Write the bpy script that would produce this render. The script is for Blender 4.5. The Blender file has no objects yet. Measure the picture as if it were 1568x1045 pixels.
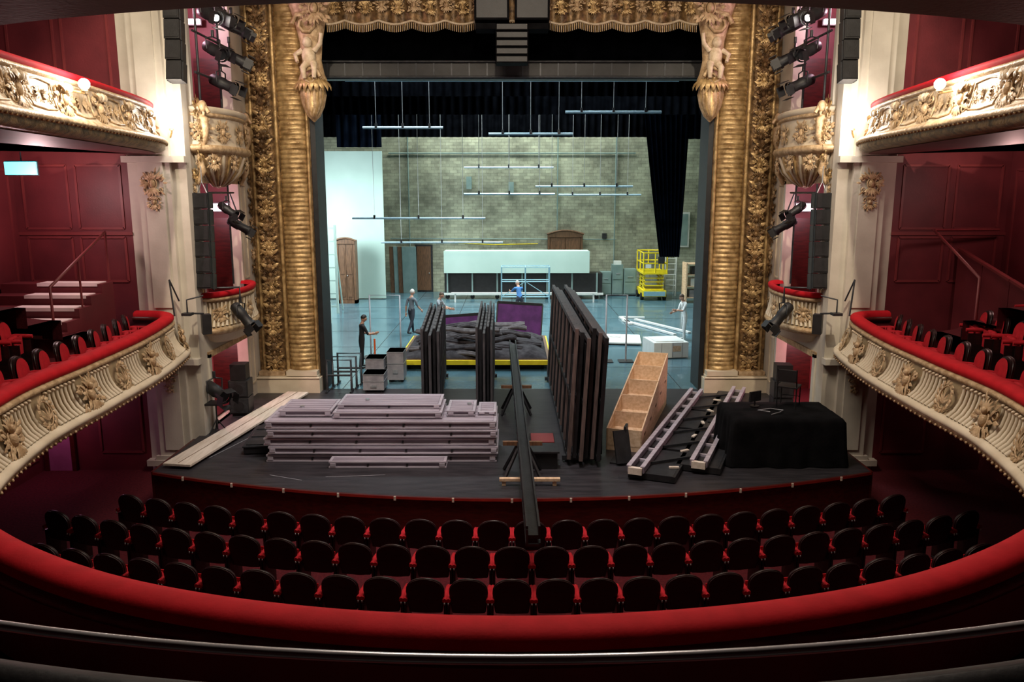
import bpy, math, random
from mathutils import Vector, Matrix, noise
random.seed(7)
sc = bpy.context.scene
sc.view_settings.view_transform = 'Standard'
pi = math.pi

# ------------------------------------------------------------------ materials
def mat(name, col, rough=.6, metal=0., col2=None, scale=6., bump=0., bscale=30., emit=None, estr=0., detail=4., stretch=None, sheen=0., coat=0., lo=.35, hi=.65, spec=.5):
    m = bpy.data.materials.new(name); m.use_nodes = True
    nt = m.node_tree; b = nt.nodes['Principled BSDF']
    b.inputs['Base Color'].default_value = (*col, 1)
    b.inputs['Roughness'].default_value = rough
    b.inputs['Metallic'].default_value = metal
    b.inputs['Coat Weight'].default_value = coat
    b.inputs['Sheen Weight'].default_value = sheen
    b.inputs['Specular IOR Level'].default_value = spec
    tc = nt.nodes.new('ShaderNodeTexCoord')
    mp = nt.nodes.new('ShaderNodeMapping')
    nt.links.new(tc.outputs['Object'], mp.inputs[0])
    if stretch: mp.inputs['Scale'].default_value = stretch
    if col2:
        n = nt.nodes.new('ShaderNodeTexNoise'); n.inputs['Scale'].default_value = scale; n.inputs['Detail'].default_value = detail
        r = nt.nodes.new('ShaderNodeValToRGB')
        r.color_ramp.elements[0].color = (*col, 1); r.color_ramp.elements[1].color = (*col2, 1)
        r.color_ramp.elements[0].position = lo; r.color_ramp.elements[1].position = hi
        nt.links.new(mp.outputs[0], n.inputs['Vector']); nt.links.new(n.outputs['Fac'], r.inputs[0])
        nt.links.new(r.outputs[0], b.inputs['Base Color'])
    if bump:
        n2 = nt.nodes.new('ShaderNodeTexNoise'); n2.inputs['Scale'].default_value = bscale; n2.inputs['Detail'].default_value = 5
        bp = nt.nodes.new('ShaderNodeBump'); bp.inputs['Strength'].default_value = bump; bp.inputs['Distance'].default_value = .02
        nt.links.new(mp.outputs[0], n2.inputs['Vector']); nt.links.new(n2.outputs['Fac'], bp.inputs['Height'])
        nt.links.new(bp.outputs[0], b.inputs['Normal'])
    if emit:
        b.inputs['Emission Color'].default_value = (*emit, 1); b.inputs['Emission Strength'].default_value = estr
    return m

GOLD = mat('gilt', (.29,.18,.07), .36, .35, (.64,.45,.21), 5, .5, 25)
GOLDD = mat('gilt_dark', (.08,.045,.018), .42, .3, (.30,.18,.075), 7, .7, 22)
GOLDC = mat('gilt_cream', (.34,.22,.11), .45, .15, (.60,.44,.26), 8, .6, 30)
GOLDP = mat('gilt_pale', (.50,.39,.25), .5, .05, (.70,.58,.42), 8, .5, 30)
CREAM = mat('cream_plaster', (.56,.48,.35), .6, 0, (.66,.58,.44), 2, .15, 20)
WALLC = mat('ivory_wall_paint', (.48,.44,.37), .6, 0, (.56,.52,.44), 2, .1, 20)
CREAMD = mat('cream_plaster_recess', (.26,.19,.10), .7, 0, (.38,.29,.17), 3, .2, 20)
REDV = mat('red_velvet', (.36,.003,.008), .8, 0, (.44,.005,.012), 5, .08, 40, spec=.2)
SEATR = mat('seat_velvet', (.34,.005,.012), .8, 0, (.46,.008,.018), 10, .2, 60, spec=.3)
SEATW = mat('seat_back_wood', (.008,.003,.003), .38, 0, (.02,.005,.005), 5, .05, 40, stretch=(1,1,6))
WALLR = mat('dark_red_wall', (.095,.010,.015), .55, 0, (.14,.016,.022), 1.2, .1, 30)
WALLR2 = mat('dark_red_wall_moulding', (.15,.020,.024), .5, 0, (.19,.028,.03), 2)
LIPR = mat('red_lit_stage_lip', (.30,.02,.015), .45, 0, (.40,.03,.02), 3)  # red light along the stage edge, painted into the lip colour
MAHOG = mat('mahogany', (.045,.006,.004), .35, 0, (.09,.010,.008), 4, .05, 30, stretch=(1,6,6))
CARPET = mat('carpet', (.06,.006,.010), .95, 0, (.095,.010,.014), 20, .3, 90, spec=.2)
BLACK = mat('black_paint', (.006,.006,.007), .5, 0, (.013,.013,.015), 6, .1, 40)
BLACKC = mat('black_cloth', (.0022,.0022,.0028), .95, 0, (.006,.006,.007), 3, .3, 15, spec=.1)
BLACKV = mat('black_serge', (.0006,.0007,.001), 1., 0, (.0014,.0016,.0022), 2, spec=0.)
NAVYC = mat('navy_cloth', (.0012,.002,.004), 1., 0, (.0028,.0045,.009), 2, .2, 15, spec=0.)
DGREY = mat('dark_grey_metal', (.03,.032,.036), .4, .5, (.05,.052,.058), 8)
STEEL = mat('steel', (.40,.43,.45), .35, .7, (.52,.54,.56), 8)
RAILM = mat('polished_rail', (.66,.64,.68), .25, .5, (.74,.72,.75), 8)
BARM = mat('batten_paint', (.35,.50,.60), .4, .2, (.45,.60,.68), 8)
ALU = mat('aluminium', (.44,.40,.46), .38, .3, (.60,.55,.62), 3, .1, 40, stretch=(.4,3,3))
ALUD = mat('aluminium_web', (.19,.16,.20), .5, .2, (.28,.245,.29), 3, stretch=(.4,3,3))
ALUT = mat('deck_top', (.30,.26,.31), .5, .1, (.42,.37,.43), 3, stretch=(.4,3,3))
PLY = mat('plywood', (.56,.38,.23), .6, 0, (.72,.53,.36), 3, .1, 30, stretch=(5,.6,5))
PALEW = mat('pale_plank', (.58,.50,.41), .55, 0, (.72,.64,.55), 3, .1, 30, stretch=(5,.6,5))
WOODB = mat('brown_wood', (.09,.045,.022), .5, 0, (.18,.09,.045), 4, .1, 30, stretch=(6,6,.8))
PALEA = mat('pale_aqua_panel', (.46,.63,.57), .6, 0, (.52,.69,.63), .6)
PALEG = mat('grey_green_metal', (.17,.26,.25), .5, .1, (.23,.33,.32), 2)
WHITE = mat('white_paint', (.62,.66,.64), .5, 0, (.70,.74,.72), 3)
YEL = mat('yellow_paint', (.75,.60,.01), .4, 0, (.85,.70,.02), 5)
ORNG = mat('orange_plastic', (.8,.12,.02), .5)
PURP = mat('purple_cloth', (.06,.010,.075), .85, 0, (.10,.018,.12), 3, .2, 30)
STAGEF = mat('stage_lino', (.055,.125,.16), .25, 0, (.085,.17,.21), 1.2, .08, 8, coat=.2)
APRON = mat('apron_boards', (.014,.013,.016), .42, 0, (.032,.029,.034), 1.5, .15, 12, stretch=(1,5,1))
RUBBER = mat('rubber', (.01,.01,.01), .8)
LAMPW = mat('lamp_glow', (1,1,1), .5, emit=(1,.93,.85), estr=40)
LAMPP = mat('pink_lamp_glow', (1,.7,.8), .5, emit=(1,.62,.72), estr=12)
SIGN = mat('exit_sign_glow', (.2,.8,.85), .5, emit=(.12,.75,.85), estr=2)
BLUEM = mat('pale_blue_frame_paint', (.22,.42,.52), .4, .2, (.28,.48,.58), 8)
GREYC = mat('grey_case', (.20,.20,.22), .5, .1, (.30,.30,.32), 5, .1, 40)
ROLL = mat('grey_fabric_roll', (.022,.019,.022), .9, 0, (.055,.05,.055), 5, .4, 20, spec=.2)
ROLL2 = mat('brown_grey_fabric', (.06,.052,.056), .9, 0, (.11,.10,.105), 5, .4, 20, spec=.2)
PINKW = mat('pink_lit_step_tread', (.78,.62,.62), .6, 0, (.82,.68,.68), 3)  # pale treads, with the pink lamplight tinted into the colour
PURPD = mat('mauve_door', (.34,.09,.19), .5, 0, (.42,.12,.24), 3)
RIBW = mat('dusty_timber', (.07,.05,.045), .6, 0, (.15,.105,.095), 4, .1, 30, stretch=(6,6,.8))
RIBG = mat('grey_edge_paint', (.035,.034,.038), .5, 0, (.08,.075,.08), 4, stretch=(6,6,.8))

def brick_mat():
    m = bpy.data.materials.new('whitewashed_brick'); m.use_nodes = True; nt = m.node_tree; b = nt.nodes['Principled BSDF']
    tc = nt.nodes.new('ShaderNodeTexCoord'); s = nt.nodes.new('ShaderNodeSeparateXYZ'); c = nt.nodes.new('ShaderNodeCombineXYZ')
    nt.links.new(tc.outputs['Object'], s.inputs[0])
    ad = nt.nodes.new('ShaderNodeMath'); ad.operation = 'ADD'
    nt.links.new(s.outputs[0], ad.inputs[0]); nt.links.new(s.outputs[1], ad.inputs[1])
    nt.links.new(ad.outputs[0], c.inputs[0]); nt.links.new(s.outputs[2], c.inputs[1])
    br = nt.nodes.new('ShaderNodeTexBrick'); br.inputs['Scale'].default_value = 1.
    br.inputs['Brick Width'].default_value = .42; br.inputs['Row Height'].default_value = .17; br.inputs['Mortar Size'].default_value = .010
    br.inputs['Color1'].default_value = (.46,.48,.39,1); br.inputs['Color2'].default_value = (.32,.34,.28,1); br.inputs['Mortar'].default_value = (.25,.26,.21,1)
    nt.links.new(c.outputs[0], br.inputs['Vector'])
    n = nt.nodes.new('ShaderNodeTexNoise'); n.inputs['Scale'].default_value = .45; n.inputs['Detail'].default_value = 9; n.inputs['Roughness'].default_value = .7
    nt.links.new(tc.outputs['Object'], n.inputs['Vector'])
    r = nt.nodes.new('ShaderNodeValToRGB'); r.color_ramp.elements[0].position = .38; r.color_ramp.elements[1].position = .62
    r.color_ramp.elements[0].color = (.50,.50,.46,1); r.color_ramp.elements[1].color = (1.12,1.14,1.05,1)
    nt.links.new(n.outputs['Fac'], r.inputs[0])
    mx = nt.nodes.new('ShaderNodeMix'); mx.data_type = 'RGBA'; mx.blend_type = 'MULTIPLY'; mx.inputs[0].default_value = 1
    nt.links.new(br.outputs['Color'], mx.inputs[6]); nt.links.new(r.outputs[0], mx.inputs[7])
    nt.links.new(mx.outputs[2], b.inputs['Base Color']); b.inputs['Roughness'].default_value = .85
    bp = nt.nodes.new('ShaderNodeBump'); bp.inputs['Strength'].default_value = .5; bp.inputs['Distance'].default_value = .03; bp.invert = True
    nt.links.new(br.outputs['Fac'], bp.inputs['Height']); nt.links.new(bp.outputs[0], b.inputs['Normal'])
    return m
BRICK = brick_mat()

# ------------------------------------------------------------------ mesh builder
V = Vector
class MB:
    def __init__(s): s.v=[]; s.f=[]; s.m=[]; s.s=[]
    def add(s, vs, fs, m, smooth=False):
        o=len(s.v); s.v += [tuple(p) for p in vs]
        for f in fs: s.f.append(tuple(i+o for i in f)); s.m.append(m); s.s.append(smooth)
    def box(s, x0,x1,y0,y1,z0,z1, m):
        vs=[(x,y,z) for z in (z0,z1) for y in (y0,y1) for x in (x0,x1)]
        s.add(vs, [(0,2,3,1),(4,5,7,6),(0,1,5,4),(2,6,7,3),(0,4,6,2),(1,3,7,5)], m)
    def obox(s, c, size, m, M=None):
        x,y,z=[d/2 for d in size]; M = M or Matrix.Identity(3)
        vs=[V(c)+M@V((a,b,d)) for d in (-z,z) for b in (-y,y) for a in (-x,x)]
        s.add(vs, [(0,2,3,1),(4,5,7,6),(0,1,5,4),(2,6,7,3),(0,4,6,2),(1,3,7,5)], m)
    def bar(s, p0, p1, w, h, m):       # rectangular bar along p0->p1
        p0=V(p0);p1=V(p1); d=p1-p0; L=d.length; d.normalize()
        up=V((0,0,1)) if abs(d.z)<.95 else V((0,1,0))
        x=d.cross(up).normalized(); z=x.cross(d).normalized()
        M=Matrix((x,d,z)).transposed()
        s.obox((p0+p1)/2,(w,L,h),m,M)
    def tube(s, pts, r, m, n=6, cap=True, smooth=True):
        pts=[V(p) for p in pts]; rs = r if isinstance(r,(list,tuple)) else [r]*len(pts)
        rings=[]; ref=None
        for i,p in enumerate(pts):
            a=pts[max(i-1,0)]; b=pts[min(i+1,len(pts)-1)]; d=(b-a)
            if d.length<1e-9: d=V((0,0,1))
            d.normalize()
            if ref is None: ref = V((0,0,1)) if abs(d.z)<.9 else V((1,0,0))
            x=ref-d*ref.dot(d)
            if x.length<1e-4: x=d.orthogonal()
            x.normalize(); y=d.cross(x); ref=x
            rings.append([p+(x*math.cos(2*pi*k/n)+y*math.sin(2*pi*k/n))*rs[i] for k in range(n)])
        vs=[q for R in rings for q in R]; fs=[]
        for i in range(len(pts)-1):
            for k in range(n):
                fs.append((i*n+k,i*n+(k+1)%n,(i+1)*n+(k+1)%n,(i+1)*n+k))
        s.add(vs,fs,m,smooth)
        if cap:
            s.add(rings[0],[tuple(reversed(range(n)))],m); s.add(rings[-1],[tuple(range(n))],m)
    def cyl(s,p0,p1,r0,m,r1=None,n=12): s.tube([p0,p1],[r0,r0 if r1 is None else r1],m,n)
    def blob(s,c,r,m,M=None,nu=10,nv=7,fn=None):
        c=V(c); r = r if isinstance(r,(tuple,list)) else (r,r,r)
        vs=[];fs=[]
        for j in range(nv+1):
            ph=pi*j/nv
            for i in range(nu):
                th=2*pi*i/nu
                q=V((math.sin(ph)*math.cos(th),math.sin(ph)*math.sin(th),math.cos(ph)))
                if fn: q=fn(q)
                q=V((q.x*r[0],q.y*r[1],q.z*r[2]))
                if M: q=M@q
                vs.append(c+q)
        for j in range(nv):
            for i in range(nu):
                fs.append((j*nu+i,(j+1)*nu+i,(j+1)*nu+(i+1)%nu,j*nu+(i+1)%nu))
        s.add(vs,fs,m,True)
    def grid(s,fn,nu,nv,m,smooth=True,closed=False):
        vs=[fn(i/nu,j/nv) for j in range(nv+1) for i in range(nu+1)]
        fs=[(j*(nu+1)+i,j*(nu+1)+i+1,(j+1)*(nu+1)+i+1,(j+1)*(nu+1)+i) for j in range(nv) for i in range(nu)]
        s.add(vs,fs,m,smooth)
    def leaf(s,p,d,n,L,W,m,curl=.25):
        p=V(p);d=V(d).normalized();n=V(n).normalized();sd=d.cross(n)
        def f(a,b):
            w=W*math.sin(pi*(.12+.88*b))*(a-.5)
            h=curl*L*math.sin(b*pi*.8)+.35*W*(1-abs(a-.5)*2)*(1-b)+.01
            return p+d*L*b+sd*w+n*h
        s.grid(f,2,4,m)
    def scroll(s,p,u,v,R,turns,r,m,flip=1,n=5,steps=12):
        p=V(p);u=V(u);v=V(v); T=turns*2*pi
        pts=[];rs=[]
        for i in range(steps+1):
            t=i/steps; R2=R*(1-.82*t); a=T*t
            pts.append(p+u*math.cos(a)*R2*flip+v*math.sin(a)*R2); rs.append(r*(1.15-.5*t))
        s.tube(pts,rs,m,n)
    def mirrored(s):
        o=MB(); o.v=[(-x,y,z) for x,y,z in s.v]; o.f=[tuple(reversed(f)) for f in s.f]; o.m=list(s.m); o.s=list(s.s); return o
    def build(s,name,parent=None,loc=None,bevel=0,rot=None):
        ms=[]
        for m in s.m:
            if m not in ms: ms.append(m)
        me=bpy.data.meshes.new(name); me.from_pydata(s.v,[],s.f)
        for m in ms: me.materials.append(m)
        idx={m:i for i,m in enumerate(ms)}
        me.polygons.foreach_set('material_index',[idx[m] for m in s.m])
        me.polygons.foreach_set('use_smooth',s.s)
        me.update()
        ob=bpy.data.objects.new(name,me); sc.collection.objects.link(ob)
        if loc: ob.location=loc
        if rot: ob.rotation_euler=rot
        if parent: ob.parent=parent
        if bevel:
            b=ob.modifiers.new('bevel','BEVEL'); b.width=bevel; b.segments=2; b.limit_method='ANGLE'
        return ob
def both(mb,name,**k):
    a=mb.build(name,**k); b=mb.mirrored().build(name,**k); return a,b
def inst(ob,name,loc,rz=0):
    o=bpy.data.objects.new(name,ob.data); sc.collection.objects.link(o); o.location=loc; o.rotation_euler=(0,0,rz); return o
def Rz(a): return Matrix.Rotation(a,3,'Z')

def cluster(mb,p,u,v,n,S,m,seed=0,dense=1):
    """rococo foliage cartouche"""
    rnd=random.Random(seed); p=V(p);u=V(u).normalized();v=V(v).normalized();n=V(n).normalized()
    M=Matrix((u,v,n)).transposed()
    mb.blob(p+n*S*.06,(S*.13,S*.18,S*.11),m,M,8,6)
    mb.tube([p+u*S*.17*math.cos(2*pi*k/10)+v*S*.22*math.sin(2*pi*k/10)+n*S*.06 for k in range(11)],S*.028,m,4,False)
    for sgn in (1,-1):
        mb.scroll(p+u*S*.34*sgn+v*S*.18+n*S*.05,u,v,S*.15,1.3,S*.032,m,-sgn,4,9)
        mb.scroll(p+u*S*.3*sgn-v*S*.24+n*S*.05,u,-v,S*.13,1.2,S*.03,m,-sgn,4,9)
        for k in range(int(8*dense)):
            a=rnd.uniform(-1.35,1.35)
            d=u*sgn*math.cos(a)+v*math.sin(a)
            mb.leaf(p+d*S*rnd.uniform(.12,.42)+n*S*.02,d,n,S*rnd.uniform(.16,.32),S*rnd.uniform(.08,.14),m,.25)
    for k in range(5):
        a=(k-2)*.4
        mb.leaf(p-v*S*.15+n*S*.04,u*math.sin(a)-v*math.cos(a),n,S*.4,S*.10,m,.2)
        mb.leaf(p+v*S*.15+n*S*.04,u*math.sin(a)+v*math.cos(a),n,S*.36,S*.10,m,.2)

def wreath(mb,p,u,v,n,S,m):
    p=V(p);u=V(u).normalized();v=V(v).normalized();n=V(n).normalized()
    K=16
    for k in range(K):
        a=2*pi*k/K; q=p+u*math.cos(a)*S*.42+v*math.sin(a)*S*.5+n*.03
        d=(-u*math.sin(a)*.42+v*math.cos(a)*.5+ (u*math.cos(a)+v*math.sin(a))*.2)
        mb.leaf(q,d,n,S*.26,S*.14,m,.15)
    mb.tube([p+u*math.cos(2*pi*k/16)*S*.36+v*math.sin(2*pi*k/16)*S*.45+n*.03 for k in range(17)],S*.035,m,5,False)
    for k in range(5):
        a=(k-2)*.5; mb.leaf(p-v*S*.25+n*.02,u*math.sin(a)+v*math.cos(a),n,S*.5,S*.11,m,.1)

# ------------------------------------------------------------------ horseshoe paths
def spline(P,N):
    P=[V(p) for p in P]; Q=[P[0]*2-P[1]]+P+[P[-1]*2-P[-2]]; out=[]
    for i in range(1,len(Q)-2):
        for k in range(24):
            t=k/24; a,b,c,d=Q[i-1],Q[i],Q[i+1],Q[i+2]
            out.append(.5*((2*b)+(c-a)*t+(2*a-5*b+4*c-d)*t*t+(3*b-a-3*c+d)*t**3))
    out.append(P[-1]); L=[0]
    for i in range(1,len(out)): L.append(L[-1]+(out[i]-out[i-1]).length)
    res=[];j=0
    for k in range(N+1):
        s=L[-1]*k/N
        while j<len(L)-2 and L[j+1]<s: j+=1
        t=(s-L[j])/max(L[j+1]-L[j],1e-9); res.append(out[j].lerp(out[j+1],t))
    return res,L[-1]
half1=[(-8.6,18.16),(-8.05,18.08),(-7.68,17.68),(-7.45,16.8),(-7.2,15),(-7.1,13),(-7.0,10.8),(-6.3,8.4),(-4.9,6.6),(-2.7,5.15),(0,4.65)]
half2=[(-8.6,18.16),(-8.1,18.08),(-7.78,17.68),(-7.45,16.5),(-7.2,14.5),(-7.0,12.5),(-6.8,10.5),(-6.2,8),(-4.9,5.9),(-2.7,4.2),(0,3.6)]
def mirror(h): return [V((x,y,0)) for x,y in h]+[V((-x,y,0)) for x,y in reversed(h[:-1])]
class Ring:
    def __init__(s,half,N):
        s.p,s.L=spline(mirror(half),N); s.N=N; s.n=[];s.t=[]
        for i in range(N+1):
            t=(s.p[min(i+1,N)]-s.p[max(i-1,0)]).normalized(); s.t.append(t); s.n.append(V((-t.y,t.x,0)))
    def at(s,q):  # q in metres along path
        f=max(0,min(s.N-1e-6,q/s.L*s.N)); i=int(f); a=f-i
        return s.p[i].lerp(s.p[i+1],a), s.t[i].lerp(s.t[i+1],a).normalized(), s.n[i].lerp(s.n[i+1],a).normalized()
    def sweep(s,mb,prof,m,smooth=True):
        vs=[];K=len(prof)
        for i in range(s.N+1):
            for off,z in prof: q=s.p[i]+s.n[i]*off; vs.append((q.x,q.y,z))
        fs=[(i*K+j,i*K+j+1,(i+1)*K+j+1,(i+1)*K+j) for i in range(s.N) for j in range(K-1)]
        mb.add(vs,fs,m,smooth)
    def pt(s,q,off,z):
        p,t,n=s.at(q); r=p+n*off; return V((r.x,r.y,z))
XW=11.2; YR=-3.; YE=18.35
def outer(p,n):
    d=-n; best=50
    if d.x<-1e-6: best=min(best,(-XW+.01-p.x)/d.x)
    if d.x>1e-6: best=min(best,(XW-.01-p.x)/d.x)
    if d.y<-1e-6: best=min(best,(YR+.01-p.y)/d.y)
    if d.y>1e-6: best=min(best,(YE-.01-p.y)/d.y)
    return max(best,.02)
def tiers(R,mb,z0,m):
    prof=[(-.14,z0)]
    for k in range(8):
        prof.append((-.14-.95*(k+1)+.0,z0+.38*k)); prof.append((-.14-.95*(k+1),z0+.38*(k+1)))
    vs=[];K=len(prof)
    for i in range(R.N+1):
        D=outer(R.p[i],R.n[i])
        for off,z in prof:
            o=-min(-off,D); q=R.p[i]+R.n[i]*o
            zz=z
            if -off>D: zz=z0+.38*int(max(0,(D-.14)/.95)+1e-6)
            vs.append((q.x,q.y,min(zz,z)))
    mb.add(vs,[(i*K+j,i*K+j+1,(i+1)*K+j+1,(i+1)*K+j) for i in range(R.N) for j in range(K-1)],m)
def soffit(R,mb,z,m):
    vs=[]
    for i in range(R.N+1):
        D=outer(R.p[i],R.n[i]); a=R.p[i]+R.n[i]*.1; b=R.p[i]-R.n[i]*D
        vs+= [(a.x,a.y,z),(b.x,b.y,z)]
    mb.add(vs,[(2*i,2*i+1,2*i+3,2*i+2) for i in range(R.N)],m)

# ---- dress circle (lower ring)
R1=Ring(half1,220); mb=MB()
R1.sweep(mb,[(-.15,2.2),(-.15,2.9)],WALLR)
R1.sweep(mb,[(-.15,2.80),(-.20,2.84),(-.21,2.90),(-.17,2.93)],MAHOG)
R1.sweep(mb,[(-.17,2.93),(-.16,3.0),(-.10,3.04),(0,3.05),(.08,3.03),(.12,2.99),(.12,2.93),(.08,2.89)],REDV)
prof1=[(.08,2.89),(.13,2.86),(.13,2.81),(.08,2.78)]
R1.sweep(mb,prof1,GOLDC)
body1=[(.08,2.78),(.09,2.65),(.13,2.5),(.20,2.37),(.30,2.27)]
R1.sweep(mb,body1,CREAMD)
R1.sweep(mb,[(.30,2.27),(.38,2.26),(.42,2.22),(.42,2.17),(.36,2.13)],CREAM)
R1.sweep(mb,[(.36,2.13),(.37,2.08),(.33,2.04),(.26,2.02)],GOLDC)
R1.sweep(mb,[(.26,2.02),(.2,1.97),(.05,1.94)],CREAM)
soffit(R1,mb,1.94,WALLR); tiers(R1,mb,2.15,CARPET)
q=.25; sp=1.25
while q<R1.L-.2:
    ph=(q%sp)
    if not (ph<.2 or ph>sp-.2):
        mb.tube([R1.pt(q,o+.02,z) for o,z in body1],[.026,.028,.032,.038,.044],CREAM,5,False)
        mb.blob(R1.pt(q,.12,2.755),(.035,.03,.025),GOLDP,None,5,4)
    q+=.115
q=0.0;k=0
while q<R1.L:
    if q>.2:
        p,t,n=R1.at(q); up=V((0,0,1)); nn=(n*.9+up*.35).normalized(); uu=t; vv=(up-n*.3).normalized()
        c=R1.pt(q,.20,2.5)
        if k%2==0: wreath(mb,c,uu,vv,nn,.42,GOLDC)
        else: cluster(mb,c-V((0,0,.04))+nn*.03,uu,vv,nn,.66,GOLDC,k,1.6); mb.blob(c+nn*.1+vv*.1,(.055,.055,.065),GOLDC)
    q+=sp;k+=1
q=.3
while q<R1.L-.2:
    mb.blob(R1.pt(q,.385,2.085),.026,GOLDC,None,5,4); q+=.16
ring1=mb.build('dress_circle_balcony')

# ---- upper circle
R2=Ring(half2,220); mb=MB()
R2.sweep(mb,[(-.15,6.8),(-.15,7.5)],WALLR)
R2.sweep(mb,[(-.14,7.48),(-.16,7.54),(-.08,7.58),(.06,7.58),(.13,7.55),(.13,7.50),(.08,7.47)],REDV)
R2.sweep(mb,[(.08,7.47),(.13,7.45),(.13,7.41),(.06,7.38)],GOLDC)
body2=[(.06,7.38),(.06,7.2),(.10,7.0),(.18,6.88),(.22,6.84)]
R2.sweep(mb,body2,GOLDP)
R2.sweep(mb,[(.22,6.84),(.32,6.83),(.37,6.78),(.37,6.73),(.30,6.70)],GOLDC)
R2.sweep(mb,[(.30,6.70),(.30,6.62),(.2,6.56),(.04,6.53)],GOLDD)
soffit(R2,mb,6.53,WALLR); tiers(R2,mb,6.75,CARPET)
def surf2(q,z,e=.02):
    for (o0,z0),(o1,z1) in zip(body2,body2[1:]):
        if z<=z0 and z>=z1: return R2.pt(q,o0+(o1-o0)*(z0-z)/(z0-z1)+e,z)
    return R2.pt(q,.2+e,z)
q=0.55;k=0
while q<R2.L-.5:
    p,t,n=R2.at(q); up=V((0,0,1)); nn=(n*.95+up*.2).normalized(); vv=(up-n*.15).normalized()
    c=R2.pt(q,.10,7.1)
    if k%2==0:
        cluster(mb,c,t,vv,nn,.58,GOLDC,k,1.8)
        mb.blob(c+nn*.10+vv*.17,(.06,.06,.075),GOLDP,None,8,6)
        for sg in (1,-1): mb.leaf(c+nn*.07+vv*.14,t*sg+vv*.3,nn,.24,.12,GOLDP,.2)
    else:
        w=.36
        fr=[(q-w,7.31),(q,7.34),(q+w,7.31),(q+w+.03,7.1),(q+w,6.93),(q,6.90),(q-w,6.93),(q-w-.03,7.1),(q-w,7.31)]
        mb.tube([surf2(a,z,.015) for a,z in fr],.016,GOLDC,5,False)
        for sg in (1,-1):
            mb.scroll(surf2(q+.17*sg,7.12,.02),t,vv,.09,1.5,.014,GOLDC,sg,4,12)
            mb.scroll(surf2(q+.29*sg,7.05,.02),t,vv,.055,1.4,.012,GOLDC,-sg,4,9)
            for j in range(6):
                a=-1.2+j*.48; mb.leaf(surf2(q+.06*sg,7.12,.01),t*sg*math.cos(a)+vv*math.sin(a),nn,.16,.05,GOLDC,.2)
                mb.leaf(surf2(q+.27*sg,7.14,.01),t*sg*math.cos(a)+vv*math.sin(a),nn,.09,.04,GOLDC,.2)
    q+=.68;k+=1
q=.3
while q<R2.L-.2:
    mb.blob(R2.pt(q,.34,6.72),.028,GOLD,None,5,4); q+=.15
ring2=mb.build('upper_circle_balcony')

# ------------------------------------------------------------------ room shell
ZC=13.5
mb=MB()
mb.box(-XW,XW,YR,18.4,-.95,-.85,CARPET); mb.build('floor')
def stage_edge(x): return 14.4+x*x/38
mb=MB(); mb.box(-XW-.2,-XW,YR,YE,-.85,ZC,WALLR)
for z0,z1 in ((-.5,1.6),(3.6,6.2),(8.2,11)):
    for j in range(9):
        y=YR+.4+j*2.35
        for a,b in (((y,z0),(y+1.9,z0)),((y+1.9,z0),(y+1.9,z1)),((y+1.9,z1),(y,z1)),((y,z1),(y,z0))):
            mb.bar((-XW,a[0],a[1]),(-XW,b[0],b[1]),.05,.05,WALLR2)
mb.build('wall_left'); mb.mirrored().build('wall_right')
mb=MB(); mb.box(-XW,XW,YR-.2,YR,-.85,ZC,WALLR); mb.build('wall_rear')
mb=MB(); mb.box(-XW,XW,YR,23,ZC,ZC+.2,CREAM); mb.build('ceiling')
mb=MB()
mb.box(-XW,-8.62,YE,YE+.2,-.85,ZC,WALLR)
for z0,z1 in ((3.7,4.7),(4.9,6.3),(7.9,9.6),(9.8,11.4),(-.4,1.6)):
    for x0,x1 in ((-11,-10),(-9.8,-8.8)):
        if z0<0 and x0<-10.5: continue
        for a,b in (((x0,z0),(x1,z0)),((x1,z0),(x1,z1)),((x1,z1),(x0,z1)),((x0,z1),(x0,z0))):
            mb.bar((a[0],YE,a[1]),(b[0],YE,b[1]),.05,.05,WALLR2)
mb.box(-XW,-8.62,YE-.04,YE,4.75,4.82,WALLR2)
mb.box(-8.62,-7.3,YE,YE+.3,-.85,ZC,WALLC)
mb.box(-8.35,-7.62,YE-.12,YE,-.85,ZC,WALLC)
mb.box(-8.2,-7.77,YE-.16,YE-.12,3.1,6.4,WALLC); mb.box(-8.2,-7.77,YE-.16,YE-.12,7.7,ZC,WALLC); mb.box(-8.2,-7.77,YE-.16,YE-.12,-.3,1.9,WALLC)
for z in (6.45,1.85,-.6):
    mb.box(-8.66,-7.26,YE-.2,YE+.02,z-.09,z+.05,WALLC)
mb.box(-8.45,-7.52,YE-.17,YE,-.85,-.45,WALLC)
for z,S in ((5.9,.55),(10.8,.7),(1.5,.4)):
    cluster(mb,(-8.0,YE-.16,z),(1,0,0),(0,0,1),(0,-1,0),S,GOLDC,int(z*10),1.6)
    cluster(mb,(-8.0,YE-.16,z-S*.75),(1,0,0),(0,0,1),(0,-1,0),S*.6,GOLDC,int(z*11),1.4)
mb.build('wall_end_left'); mb.mirrored().build('wall_end_right')

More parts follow.
